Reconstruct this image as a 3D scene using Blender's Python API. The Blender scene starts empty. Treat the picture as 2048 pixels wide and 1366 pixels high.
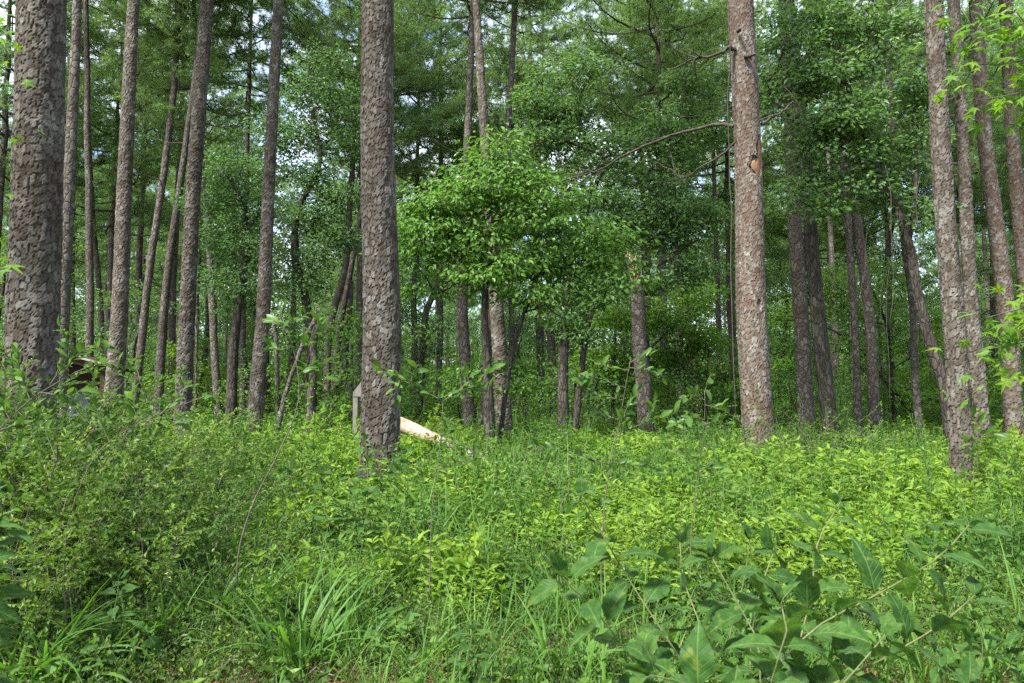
import bpy, math
import numpy as np
from mathutils import Vector, Matrix, Euler

# ------------------------------------------------------------------ camera, sky, sun, exposure
sc = bpy.context.scene
F, CX, CY, CAMZ = 1593.0, 1024.0, 683.0, 1.5          # focal length and centre in pixels of the 2048 x 1366 photograph
PITCH = math.atan(107 / F)
cam = bpy.data.cameras.new('camera')
cam.sensor_width = 36.0
cam.lens = F / 2048 * 36.0
cam.clip_start, cam.clip_end = 0.05, 2000.0
cam.dof.use_dof = True
cam.dof.focus_distance = 10.0
cam.dof.aperture_fstop = 9.0
co = bpy.data.objects.new('camera', cam)
co.location = (0, 0, CAMZ)
co.rotation_euler = (math.pi / 2 + PITCH, 0, 0)
sc.collection.objects.link(co)
sc.camera = co

SUN_EL, SUN_AZ = math.radians(56), math.radians(224)     # azimuth clockwise from +Y: from behind the camera, a little left
world = bpy.data.worlds.new('World')
sc.world = world
world.use_nodes = True
wn, wl = world.node_tree.nodes, world.node_tree.links
wn.clear()
w_out = wn.new('ShaderNodeOutputWorld')
w_bg = wn.new('ShaderNodeBackground')
w_bg.inputs['Strength'].default_value = 0.12
w_sky = wn.new('ShaderNodeTexSky')
w_sky.sky_type = 'NISHITA'
w_sky.sun_disc = False
w_sky.sun_elevation = SUN_EL
w_sky.sun_rotation = SUN_AZ
w_sky.air_density, w_sky.dust_density, w_sky.ozone_density = 1.0, 1.5, 1.0
w_co = wn.new('ShaderNodeTexCoord')
w_map = wn.new('ShaderNodeMapping')
w_map.inputs['Scale'].default_value = (1.0, 1.0, 2.2)
w_no = wn.new('ShaderNodeTexNoise')
w_no.inputs['Scale'].default_value = 2.6
w_no.inputs['Detail'].default_value = 7
w_no.inputs['Roughness'].default_value = 0.55
w_rp = wn.new('ShaderNodeValToRGB')
w_rp.color_ramp.elements[0].position, w_rp.color_ramp.elements[1].position = 0.40, 0.62
w_mx = wn.new('ShaderNodeMixRGB')
w_mx.inputs['Color2'].default_value = (5.0, 5.4, 6.0, 1)      # thin white cloud
wl.new(w_co.outputs['Generated'], w_map.inputs['Vector'])
wl.new(w_map.outputs['Vector'], w_no.inputs['Vector'])
wl.new(w_no.outputs['Fac'], w_rp.inputs['Fac'])
wl.new(w_rp.outputs['Color'], w_mx.inputs['Fac'])
wl.new(w_sky.outputs['Color'], w_mx.inputs['Color1'])
wl.new(w_mx.outputs['Color'], w_bg.inputs['Color'])
wl.new(w_bg.outputs['Background'], w_out.inputs['Surface'])

sun = bpy.data.lights.new('sun', 'SUN')
sun.energy = 4.6
sun.angle = math.radians(10)
sun.color = (1.0, 0.96, 0.88)
so = bpy.data.objects.new('sun', sun)
sd = Vector((math.sin(SUN_AZ) * math.cos(SUN_EL), math.cos(SUN_AZ) * math.cos(SUN_EL), math.sin(SUN_EL)))
so.rotation_euler = (-sd).to_track_quat('-Z', 'Y').to_euler()
so.location = sd * 60
sc.collection.objects.link(so)

sc.view_settings.view_transform = 'Standard'
sc.view_settings.look = 'None'
sc.view_settings.gamma = 1.0
sc.view_settings.use_curve_mapping = False
sc.view_settings.exposure = 1.72
sc.render.engine = 'CYCLES'
cy = sc.cycles
cy.max_bounces, cy.diffuse_bounces, cy.glossy_bounces, cy.transmission_bounces, cy.transparent_max_bounces = 8, 7, 2, 7, 4
cy.caustics_reflective = cy.caustics_refractive = False
cy.use_adaptive_sampling = True
cy.adaptive_threshold = 0.01
cy.use_denoising = False
cy.sample_clamp_indirect = 4.0
sc.render.threads_mode = 'AUTO'

# ------------------------------------------------------------------ helpers
TAU = 2 * math.pi
rng = np.random.default_rng(11)
col = sc.collection


def at(px, py, Y):
    """The point of the place that the photograph shows at pixel (px, py), Y metres ahead."""
    dx, dy = (px - CX) / F, -(py - CY) / F
    d = np.array([dx, math.cos(PITCH) - dy * math.sin(PITCH), math.sin(PITCH) + dy * math.cos(PITCH)])
    return np.array([0, 0, CAMZ]) + d * (Y / d[1])


def gz(x, y):
    """Height of the ground."""
    x, y = np.asarray(x, float), np.asarray(y, float)
    h = 0.07 * np.sin(x * 0.55 + 0.4) * np.cos(y * 0.42 + 1.0) + 0.05 * np.sin(x * 1.3 + y * 0.9) + 0.1 * np.sin(y * 0.13 + x * 0.05)
    return h * np.clip((y - 1) / 6, 0.15, 1)


def px_w(w, Y):
    return w * Y / F


class MB:
    """Collects quads and triangles, a tint per vertex and a material number per face; build() links them as one mesh object."""
    def __init__(s):
        s.v, s.q, s.t, s.ti, s.n = [], [], [], [], 0
        s.qm, s.tm, s.extra = [], [], {}

    def add(s, V, Q=None, T=None, tint=None, m=0):
        V = np.asarray(V, float).reshape(-1, 3)
        s.v.append(V)
        s.ti.append(np.full(len(V), 0.5) if tint is None else np.broadcast_to(tint, (len(V),)))
        if Q is not None and len(Q):
            s.q.append(np.asarray(Q, int) + s.n); s.qm.append(np.full(len(Q), m))
        if T is not None and len(T):
            s.t.append(np.asarray(T, int) + s.n); s.tm.append(np.full(len(T), m))
        s.n += len(V)

    def mesh(s, name, mats, smooth=False, extra=None):
        me = bpy.data.meshes.new(name)
        V = np.concatenate(s.v)
        Q = np.concatenate(s.q) if s.q else np.zeros((0, 4), int)
        T = np.concatenate(s.t) if s.t else np.zeros((0, 3), int)
        nl = Q.size + T.size
        me.vertices.add(len(V)); me.vertices.foreach_set('co', V.astype(np.float32).ravel())
        me.loops.add(nl); me.loops.foreach_set('vertex_index', np.concatenate([Q.ravel(), T.ravel()]).astype(np.int32))
        me.polygons.add(len(Q) + len(T))
        me.polygons.foreach_set('loop_start', np.concatenate([np.arange(len(Q)) * 4, Q.size + np.arange(len(T)) * 3]).astype(np.int32))
        mi = np.concatenate([np.concatenate(s.qm) if s.qm else np.zeros(0, int), np.concatenate(s.tm) if s.tm else np.zeros(0, int)])
        for m in (mats if isinstance(mats, (list, tuple)) else [mats]):
            me.materials.append(m)
        me.polygons.foreach_set('material_index', mi.astype(np.int32))
        me.polygons.foreach_set('use_smooth', np.full(len(Q) + len(T), bool(smooth)))
        a = me.attributes.new('tint', 'FLOAT', 'POINT')
        a.data.foreach_set('value', np.concatenate(s.ti).astype(np.float32))
        for k, arr in (extra or {}).items():
            a = me.attributes.new(k, 'FLOAT', 'POINT')
            a.data.foreach_set('value', np.asarray(arr, np.float32))
        me.update(calc_edges=True)
        return me

    def build(s, name, mats, parent=None, loc=(0, 0, 0), smooth=False, extra=None):
        return link(name, s.mesh(name, mats, smooth, extra), parent, loc)


def link(name, me, parent=None, loc=(0, 0, 0), rot=(0, 0, 0), scale=1.0):
    o = bpy.data.objects.new(name, me)
    o.location = loc
    o.rotation_euler = rot
    o.scale = (scale,) * 3 if np.isscalar(scale) else scale
    if parent is not None:
        o.parent = parent
    col.objects.link(o)
    return o


def tag(o, label=None, cat=None, group=None, kind=None):
    for k, v in (('label', label), ('category', cat), ('group', group), ('kind', kind)):
        if v:
            o[k] = v
    return o


def thing(name, loc, label, cat, group=None, rz=0.0, scale=1.0):
    return tag(link(name, None, None, loc, (0, 0, rz), scale), label, cat, group)


def copy_thing(src, loc, rz, scale, label=None):
    r = src.copy(); col.objects.link(r)
    r.location = loc; r.rotation_euler = (0, 0, rz); r.scale = (scale,) * 3
    if label:
        r['label'] = label
    for ch in src.children:
        c = ch.copy(); col.objects.link(c); c.parent = r
        for g in ch.children:
            d = g.copy(); col.objects.link(d); d.parent = c
    return r


def norm(a):
    return a / np.maximum(np.linalg.norm(a, axis=-1, keepdims=True), 1e-9)


def spline(P, n):
    """n points on a smooth curve through the points P (any number of columns)."""
    P = np.asarray(P, float)
    if len(P) == 2:
        return P[0] + (P[1] - P[0]) * np.linspace(0, 1, n)[:, None]
    s = np.concatenate([[0], np.cumsum(np.linalg.norm(np.diff(P[:, :3], axis=0), axis=1))])
    m = np.gradient(P, s, axis=0)
    u = np.linspace(0, s[-1], n)
    i = np.clip(np.searchsorted(s, u, 'right') - 1, 0, len(P) - 2)
    h = s[i + 1] - s[i]
    t = ((u - s[i]) / h)[:, None]
    h = h[:, None]
    return (2 * t**3 - 3 * t**2 + 1) * P[i] + (t**3 - 2 * t**2 + t) * h * m[i] + (-2 * t**3 + 3 * t**2) * P[i + 1] + (t**3 - t**2) * h * m[i + 1]


def tube(mb, P, R, seg=6, m=0, tint=0.5, tip=True):
    P = np.asarray(P, float); R = np.broadcast_to(R, (len(P),)).astype(float)
    t = norm(np.gradient(P, axis=0))
    ref = np.where(np.abs(t[:, 2:3]) > 0.9, np.array([[1.0, 0, 0]]), np.array([[0, 0, 1.0]]))
    if (np.abs(t[:, 2]) > 0.7).mean() > 0.4:
        ref = np.broadcast_to(np.array([[0.97, 0.24, 0.0]]), t.shape)
    else:
        ref = np.broadcast_to(np.array([[0.05, 0.02, 1.0]]), t.shape)
    e1 = norm(ref - t * (ref * t).sum(1, keepdims=True))
    e2 = np.cross(t, e1)
    a = np.arange(seg) / seg * TAU
    V = P[:, None] + R[:, None, None] * (np.cos(a)[None, :, None] * e1[:, None] + np.sin(a)[None, :, None] * e2[:, None])
    n = len(P)
    i = np.arange(n - 1)[:, None] * seg; j = np.arange(seg)[None]; k = (j + 1) % seg
    Q = np.stack([i + j, i + k, i + seg + k, i + seg + j], -1).reshape(-1, 4)
    V = V.reshape(-1, 3)
    T = None
    if tip:
        V = np.vstack([V, P[-1] + t[-1] * R[-1] * 0.6])
        b = (n - 1) * seg
        T = np.stack([b + np.arange(seg), b + (np.arange(seg) + 1) % seg, np.full(seg, n * seg)], -1)
    mb.add(V, Q, T, tint, m)


def leaves(mb, P, D, N, L, W, tint, m=0, fold=0.25, six=False):
    """Folded leaves: P base, D direction, N face normal, L length, W width (arrays)."""
    n = len(P)
    D = norm(D); N = norm(N - D * (N * D).sum(1, keepdims=True)); S = np.cross(D, N)
    L = np.broadcast_to(L, (n,))[:, None]; W = np.broadcast_to(W, (n,))[:, None]
    h = W * fold
    if six:
        V = np.stack([P, P + D * L * .32 + S * W * .5 + N * h, P + D * L * .68 + S * W * .36 + N * h * .6, P + D * L - N * L * .12,
                      P + D * L * .68 - S * W * .36 + N * h * .6, P + D * L * .32 - S * W * .5 + N * h, P + D * L * .5], 1)
        b = np.arange(n)[:, None] * 7
        Q = np.concatenate([b + np.array([[0, 1, 2, 6]]), b + np.array([[0, 6, 4, 5]])])
        T = np.concatenate([b + np.array([[6, 2, 3]]), b + np.array([[6, 3, 4]])])
        mb.add(V, Q, T, np.repeat(tint, 7), m)
    else:
        V = np.stack([P, P + D * L * .45 + S * W * .5 + N * h, P + D * L - N * L * .08, P + D * L * .45 - S * W * .5 + N * h], 1)
        b = np.arange(n)[:, None] * 4
        T = np.concatenate([b + np.array([[0, 1, 2]]), b + np.array([[0, 2, 3]])])
        mb.add(V, None, T, np.repeat(tint, 4), m)


def rand_dir(n, up=0.0, r=None):
    d = (r or rng).normal(size=(n, 3)); d[:, 2] += up
    return norm(d)


# ------------------------------------------------------------------ materials
def new_mat(name):
    m = bpy.data.materials.new(name); m.use_nodes = True
    m.node_tree.nodes.clear()
    return m, m.node_tree.nodes, m.node_tree.links


def node(ns, t, **kw):
    n = ns.new(t)
    for k, v in kw.items():
        setattr(n, k, v)
    return n


def leaf_mat(name, ca, cb, cc=None, trans=0.45, gloss=0.10, rough=0.52, tcol=1.4, vein=False):
    """Leaf: diffuse and translucent, with a waxy sheen; colour runs ca > cb > cc by the leaf's own tint and the plant's."""
    m, ns, ls = new_mat(name)
    at_ = node(ns, 'ShaderNodeAttribute', attribute_name='tint')
    oi = node(ns, 'ShaderNodeObjectInfo')
    mu = node(ns, 'ShaderNodeMath', operation='MULTIPLY_ADD')
    mu.inputs[1].default_value = 0.5
    m2 = node(ns, 'ShaderNodeMath', operation='MULTIPLY_ADD'); m2.inputs[1].default_value = 0.65; m2.inputs[2].default_value = -0.07
    ls.new(oi.outputs['Random'], mu.inputs[0]); ls.new(m2.outputs[0], mu.inputs[2]); ls.new(at_.outputs['Fac'], m2.inputs[0])
    rp = node(ns, 'ShaderNodeValToRGB')
    e = rp.color_ramp.elements
    e[0].color = (*ca, 1); e[1].color = (*(cc or cb), 1)
    e[0].position, e[1].position = 0.08, 0.95
    x = e.new(0.5); x.color = (*cb, 1)
    ls.new(mu.outputs[0], rp.inputs['Fac'])
    colr = rp.outputs['Color']
    tc = node(ns, 'ShaderNodeTexCoord')
    if vein:
        # pinnate veins from the leaf's own coordinates: x across, y along
        sp = node(ns, 'ShaderNodeSeparateXYZ'); ls.new(tc.outputs['Object'], sp.inputs[0])
        ab = node(ns, 'ShaderNodeMath', operation='ABSOLUTE'); ls.new(sp.outputs['X'], ab.inputs[0])
        sl = node(ns, 'ShaderNodeMath', operation='MULTIPLY_ADD'); sl.inputs[1].default_value = -0.9; ls.new(ab.outputs[0], sl.inputs[0]); ls.new(sp.outputs['Y'], sl.inputs[2])
        sc_ = node(ns, 'ShaderNodeMath', operation='MULTIPLY'); sc_.inputs[1].default_value = 8.0; ls.new(sl.outputs[0], sc_.inputs[0])
        fr = node(ns, 'ShaderNodeMath', operation='PINGPONG'); fr.inputs[1].default_value = 0.5; ls.new(sc_.outputs[0], fr.inputs[0])
        mr = node(ns, 'ShaderNodeMapRange'); mr.inputs['From Min'].default_value = 0.0; mr.inputs['From Max'].default_value = 0.12; mr.inputs['To Min'].default_value = 1; mr.inputs['To Max'].default_value = 0
        ls.new(fr.outputs[0], mr.inputs['Value'])
        mid = node(ns, 'ShaderNodeMapRange'); mid.inputs['From Min'].default_value = 0.008; mid.inputs['From Max'].default_value = 0.025; mid.inputs['To Min'].default_value = 1; mid.inputs['To Max'].default_value = 0
        ls.new(ab.outputs[0], mid.inputs['Value'])
        mxv = node(ns, 'ShaderNodeMath', operation='MAXIMUM'); ls.new(mr.outputs[0], mxv.inputs[0]); ls.new(mid.outputs[0], mxv.inputs[1])
        vs = node(ns, 'ShaderNodeMath', operation='MULTIPLY'); vs.inputs[1].default_value = 0.35; ls.new(mxv.outputs[0], vs.inputs[0])
        mc = node(ns, 'ShaderNodeMixRGB'); mc.inputs['Color2'].default_value = (0.16, 0.26, 0.07, 1)
        ls.new(vs.outputs[0], mc.inputs['Fac']); ls.new(colr, mc.inputs['Color1'])
        no = node(ns, 'ShaderNodeTexNoise'); no.inputs['Scale'].default_value = 5.0; no.inputs['Detail'].default_value = 4; ls.new(tc.outputs['Object'], no.inputs['Vector'])
        mr2 = node(ns, 'ShaderNodeMapRange'); mr2.inputs['From Min'].default_value = 0.3; mr2.inputs['From Max'].default_value = 0.7; mr2.inputs['To Min'].default_value = 0.7; mr2.inputs['To Max'].default_value = 1.3
        ls.new(no.outputs['Fac'], mr2.inputs['Value'])
        mm = node(ns, 'ShaderNodeMixRGB', blend_type='MULTIPLY'); mm.inputs['Fac'].default_value = 1.0
        ls.new(mc.outputs[0], mm.inputs['Color1']); ls.new(mr2.outputs[0], mm.inputs['Color2'])
        bl = node(ns, 'ShaderNodeTexNoise'); bl.inputs['Scale'].default_value = 7.0; bl.inputs['Detail'].default_value = 3
        pos = node(ns, 'ShaderNodeNewGeometry'); ad3 = node(ns, 'ShaderNodeVectorMath', operation='SCALE'); ad3.inputs['Scale'].default_value = 5.0
        ls.new(pos.outputs['Position'], ad3.inputs[0]); ls.new(ad3.outputs[0], bl.inputs['Vector'])
        mb3 = node(ns, 'ShaderNodeMapRange'); mb3.inputs['From Min'].default_value = 0.60; mb3.inputs['From Max'].default_value = 0.70; mb3.inputs['To Max'].default_value = 0.75
        ls.new(bl.outputs['Fac'], mb3.inputs['Value'])
        mb4 = node(ns, 'ShaderNodeMixRGB'); mb4.inputs['Color2'].default_value = (0.12, 0.17, 0.028, 1)     # yellowed blotches
        ls.new(mb3.outputs[0], mb4.inputs['Fac']); ls.new(mm.outputs[0], mb4.inputs['Color1'])
        colr = mb4.outputs[0]
        bmp = node(ns, 'ShaderNodeBump'); bmp.inputs['Strength'].default_value = 0.5; bmp.inputs['Distance'].default_value = 0.004; bmp.invert = True
        ls.new(mxv.outputs[0], bmp.inputs['Height'])
    di = node(ns, 'ShaderNodeBsdfDiffuse'); ls.new(colr, di.inputs['Color'])
    tr = node(ns, 'ShaderNodeBsdfTranslucent')
    tm = node(ns, 'ShaderNodeMixRGB', blend_type='MULTIPLY'); tm.inputs['Fac'].default_value = 1.0
    tm.inputs['Color2'].default_value = (tcol * 1.05, tcol * 1.1, tcol * 0.55, 1)
    ls.new(colr, tm.inputs['Color1']); ls.new(tm.outputs[0], tr.inputs['Color'])
    mx = node(ns, 'ShaderNodeMixShader'); mx.inputs[0].default_value = trans
    ls.new(di.outputs[0], mx.inputs[1]); ls.new(tr.outputs[0], mx.inputs[2])
    gl = node(ns, 'ShaderNodeBsdfGlossy'); gl.inputs['Roughness'].default_value = rough; gl.inputs['Color'].default_value = (0.9, 0.95, 0.9, 1)
    lw = node(ns, 'ShaderNodeFresnel'); lw.inputs['IOR'].default_value = 1.42
    lm = node(ns, 'ShaderNodeMath', operation='MULTIPLY'); lm.inputs[1].default_value = gloss * 2.6; ls.new(lw.outputs[0], lm.inputs[0])
    l2 = node(ns, 'ShaderNodeMath', operation='MINIMUM'); l2.inputs[1].default_value = 0.05; ls.new(lm.outputs[0], l2.inputs[0]); lm = l2
    m3 = node(ns, 'ShaderNodeMixShader'); ls.new(lm.outputs[0], m3.inputs[0]); ls.new(mx.outputs[0], m3.inputs[1]); ls.new(gl.outputs[0], m3.inputs[2])
    if vein:
        for s in (di, gl, tr):
            ls.new(bmp.outputs[0], s.inputs['Normal'])
    out = node(ns, 'ShaderNodeOutputMaterial'); ls.new(m3.outputs[0], out.inputs['Surface'])
    return m


def bark_mat(name, cols, crack, attr=False, scale=(9, 9, 6), lichen=(0.20, 0.20, 0.18), lich=0.25, dist=0.02, bstr=0.7, moss=0.0):
    """Scaly bark. attr: plates and cracks come from the mesh; otherwise from a stretched Voronoi in object space."""
    m, ns, ls = new_mat(name)
    tc = node(ns, 'ShaderNodeTexCoord')
    if attr:
        a = node(ns, 'ShaderNodeAttribute', attribute_name='cell'); cell = a.outputs['Fac']
        c = node(ns, 'ShaderNodeAttribute', attribute_name='crack'); crk = c.outputs['Fac']
    else:
        mp = node(ns, 'ShaderNodeMapping'); mp.inputs['Scale'].default_value = scale
        ls.new(tc.outputs['Object'], mp.inputs['Vector'])
        wob = node(ns, 'ShaderNodeTexNoise'); wob.inputs['Scale'].default_value = 1.2; wob.inputs['Detail'].default_value = 2
        ls.new(mp.outputs[0], wob.inputs['Vector'])
        add = node(ns, 'ShaderNodeMixRGB', blend_type='ADD'); add.inputs['Fac'].default_value = 0.9
        ls.new(mp.outputs[0], add.inputs['Color1']); ls.new(wob.outputs['Color'], add.inputs['Color2'])
        v1 = node(ns, 'ShaderNodeTexVoronoi', feature='F1'); v2 = node(ns, 'ShaderNodeTexVoronoi', feature='DISTANCE_TO_EDGE')
        for v in (v1, v2):
            v.inputs['Scale'].default_value = 1.0; ls.new(add.outputs[0], v.inputs['Vector'])
        sp = node(ns, 'ShaderNodeSeparateColor'); ls.new(v1.outputs['Color'], sp.inputs[0]); cell = sp.outputs[0]
        mr = node(ns, 'ShaderNodeMapRange'); mr.inputs['From Max'].default_value = 0.16; ls.new(v2.outputs['Distance'], mr.inputs['Value']); crk = mr.outputs[0]
    rp = node(ns, 'ShaderNodeValToRGB')
    e = rp.color_ramp.elements
    e[0].color = (*cols[0], 1); e[1].color = (*cols[-1], 1)
    for i, c_ in enumerate(cols[1:-1]):
        x = e.new((i + 1) / (len(cols) - 1)); x.color = (*c_, 1)
    no = node(ns, 'ShaderNodeTexNoise'); no.inputs['Scale'].default_value = 2.2; no.inputs['Detail'].default_value = 5
    ls.new(tc.outputs['Object'], no.inputs['Vector'])
    ad = node(ns, 'ShaderNodeMath', operation='MULTIPLY_ADD'); ad.inputs[1].default_value = 0.75
    sb = node(ns, 'ShaderNodeMath', operation='MULTIPLY_ADD'); sb.inputs[1].default_value = 1.3; sb.inputs[2].default_value = -0.52
    ls.new(no.outputs['Fac'], sb.inputs[0]); ls.new(cell, ad.inputs[0]); ls.new(sb.outputs[0], ad.inputs[2])
    ls.new(ad.outputs[0], rp.inputs['Fac'])
    fine = node(ns, 'ShaderNodeTexNoise'); fine.inputs['Scale'].default_value = 45; fine.inputs['Detail'].default_value = 5; fine.inputs['Roughness'].default_value = 0.7
    ls.new(tc.outputs['Object'], fine.inputs['Vector'])
    fm = node(ns, 'ShaderNodeMapRange'); fm.inputs['From Min'].default_value = 0.3; fm.inputs['From Max'].default_value = 0.7; fm.inputs['To Min'].default_value = 0.55; fm.inputs['To Max'].default_value = 1.45
    ls.new(fine.outputs['Fac'], fm.inputs['Value'])
    ml = node(ns, 'ShaderNodeMixRGB', blend_type='MULTIPLY'); ml.inputs['Fac'].default_value = 1
    ls.new(rp.outputs[0], ml.inputs['Color1']); ls.new(fm.outputs[0], ml.inputs['Color2'])
    # pale lichen specks
    lno = node(ns, 'ShaderNodeTexNoise'); lno.inputs['Scale'].default_value = 14; lno.inputs['Detail'].default_value = 6; lno.inputs['Roughness'].default_value = 0.75
    ls.new(tc.outputs['Object'], lno.inputs['Vector'])
    lr = node(ns, 'ShaderNodeMapRange'); lr.inputs['From Min'].default_value = 0.54; lr.inputs['From Max'].default_value = 0.68; lr.inputs['To Max'].default_value = lich
    ls.new(lno.outputs['Fac'], lr.inputs['Value'])
    lm = node(ns, 'ShaderNodeMixRGB'); lm.inputs['Color2'].default_value = (*lichen, 1)
    ls.new(lr.outputs[0], lm.inputs['Fac']); ls.new(ml.outputs[0], lm.inputs['Color1'])
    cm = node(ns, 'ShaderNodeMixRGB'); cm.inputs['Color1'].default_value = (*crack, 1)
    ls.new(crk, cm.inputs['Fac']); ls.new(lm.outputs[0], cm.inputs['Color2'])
    hs = node(ns, 'ShaderNodeHueSaturation')
    oi = node(ns, 'ShaderNodeObjectInfo')
    om = node(ns, 'ShaderNodeMapRange'); om.inputs['To Min'].default_value = 0.8; om.inputs['To Max'].default_value = 1.2; ls.new(oi.outputs['Random'], om.inputs['Value'])
    ls.new(om.outputs[0], hs.inputs['Value']); ls.new(cm.outputs[0], hs.inputs['Color'])
    bp = node(ns, 'ShaderNodeBump'); bp.inputs['Strength'].default_value = bstr; bp.inputs['Distance'].default_value = dist
    hh = node(ns, 'ShaderNodeMath', operation='MULTIPLY_ADD'); hh.inputs[1].default_value = 0.35 if not attr else 0.5
    ls.new(fine.outputs['Fac'], hh.inputs[0])
    if attr:
        hh.inputs[2].default_value = 0.0
    else:
        ls.new(crk, hh.inputs[2])
    ls.new(hh.outputs[0], bp.inputs['Height'])
    pb = node(ns, 'ShaderNodeBsdfPrincipled'); pb.inputs['Roughness'].default_value = 0.9; pb.inputs['Specular IOR Level'].default_value = 0.2
    ls.new(hs.outputs[0], pb.inputs['Base Color']); ls.new(bp.outputs[0], pb.inputs['Normal'])
    out = node(ns, 'ShaderNodeOutputMaterial'); ls.new(pb.outputs[0], out.inputs['Surface'])
    return m


def plain_mat(name, ca, cb, scale=8.0, rough=0.85, stretch=(1, 1, 1), bump=0.3, detail=5):
    m, ns, ls = new_mat(name)
    tc = node(ns, 'ShaderNodeTexCoord')
    mp = node(ns, 'ShaderNodeMapping'); mp.inputs['Scale'].default_value = stretch
    ls.new(tc.outputs['Object'], mp.inputs['Vector'])
    no = node(ns, 'ShaderNodeTexNoise'); no.inputs['Scale'].default_value = scale; no.inputs['Detail'].default_value = detail; no.inputs['Roughness'].default_value = 0.65
    ls.new(mp.outputs[0], no.inputs['Vector'])
    rp = node(ns, 'ShaderNodeValToRGB'); rp.color_ramp.elements[0].position = 0.35; rp.color_ramp.elements[1].position = 0.65
    rp.color_ramp.elements[0].color = (*ca, 1); rp.color_ramp.elements[1].color = (*cb, 1)
    ls.new(no.outputs['Fac'], rp.inputs['Fac'])
    bp = node(ns, 'ShaderNodeBump'); bp.inputs['Strength'].default_value = bump; bp.inputs['Distance'].default_value = 0.02; ls.new(no.outputs['Fac'], bp.inputs['Height'])
    pb = node(ns, 'ShaderNodeBsdfPrincipled'); pb.inputs['Roughness'].default_value = rough; pb.inputs['Specular IOR Level'].default_value = 0.25
    ls.new(rp.outputs[0], pb.inputs['Base Color']); ls.new(bp.outputs[0], pb.inputs['Normal'])
    out = node(ns, 'ShaderNodeOutputMaterial'); ls.new(pb.outputs[0], out.inputs['Surface'])
    return m


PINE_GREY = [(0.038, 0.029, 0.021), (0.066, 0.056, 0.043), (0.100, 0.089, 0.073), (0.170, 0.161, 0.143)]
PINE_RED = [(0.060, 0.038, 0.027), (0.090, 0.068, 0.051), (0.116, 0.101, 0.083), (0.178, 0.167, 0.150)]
M = {
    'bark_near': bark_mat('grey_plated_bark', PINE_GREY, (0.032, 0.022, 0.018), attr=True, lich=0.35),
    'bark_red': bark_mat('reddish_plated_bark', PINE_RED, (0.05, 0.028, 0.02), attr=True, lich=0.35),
    'bark_far': bark_mat('scaly_bark', [(0.053, 0.045, 0.036), (0.090, 0.081, 0.068), (0.150, 0.142, 0.126)], (0.055, 0.04, 0.033), scale=(11, 11, 6.5)),
    'bark_oak': bark_mat('dark_oak_bark', [(0.032, 0.027, 0.021), (0.055, 0.048, 0.039), (0.095, 0.086, 0.073)], (0.028, 0.022, 0.018), scale=(14, 14, 4), lichen=(0.2, 0.21, 0.17), lich=0.3),
    'twig': plain_mat('grey_twig', (0.055, 0.050, 0.036), (0.12, 0.11, 0.08), 30),
    'twig_green': plain_mat('green_stem', (0.06, 0.10, 0.03), (0.11, 0.15, 0.05), 30),
    'limb': plain_mat('pine_limb', (0.035, 0.028, 0.023), (0.085, 0.072, 0.062), 12),
    'needles': leaf_mat('pine_needles', (0.082, 0.150, 0.058), (0.128, 0.215, 0.082), (0.19, 0.285, 0.108), trans=0.48, gloss=0.05, tcol=1.5),
    'brown_needles': plain_mat('dead_pine_needles', (0.10, 0.045, 0.02), (0.20, 0.10, 0.05), 9, bump=0),
    'oak': leaf_mat('oak_leaf', (0.052, 0.110, 0.040), (0.084, 0.162, 0.056), (0.13, 0.22, 0.072), gloss=0.12, trans=0.5, tcol=1.55),
    'dogwood': leaf_mat('dogwood_leaf', (0.055, 0.13, 0.024), (0.095, 0.195, 0.034), (0.155, 0.27, 0.048), gloss=0.10, tcol=1.5),
    'gum': leaf_mat('star_leaf', (0.06, 0.14, 0.018), (0.10, 0.20, 0.024), (0.19, 0.28, 0.03), trans=0.5, gloss=0.06),
    'shrub': leaf_mat('holly_leaf', (0.034, 0.080, 0.018), (0.066, 0.134, 0.025), (0.165, 0.245, 0.042), trans=0.40, gloss=0.08, rough=0.4),
    'herb': leaf_mat('herb_leaf', (0.080, 0.160, 0.022), (0.135, 0.240, 0.030), (0.22, 0.32, 0.045), trans=0.5, gloss=0.07),
    'herb_dark': leaf_mat('dark_herb_leaf', (0.036, 0.095, 0.020), (0.062, 0.142, 0.026), (0.12, 0.21, 0.036), trans=0.42, gloss=0.07),
    'grass': leaf_mat('grass_blade', (0.038, 0.105, 0.016), (0.066, 0.155, 0.024), (0.12, 0.22, 0.038), trans=0.42, gloss=0.05, rough=0.4),
    'berry': leaf_mat('broad_leaf', (0.021, 0.062, 0.015), (0.034, 0.090, 0.019), (0.072, 0.148, 0.028), trans=0.42, gloss=0.06, rough=0.45, vein=True),
    'dead': plain_mat('dead_leaf', (0.13, 0.06, 0.03), (0.26, 0.14, 0.075), 6),
}

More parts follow.
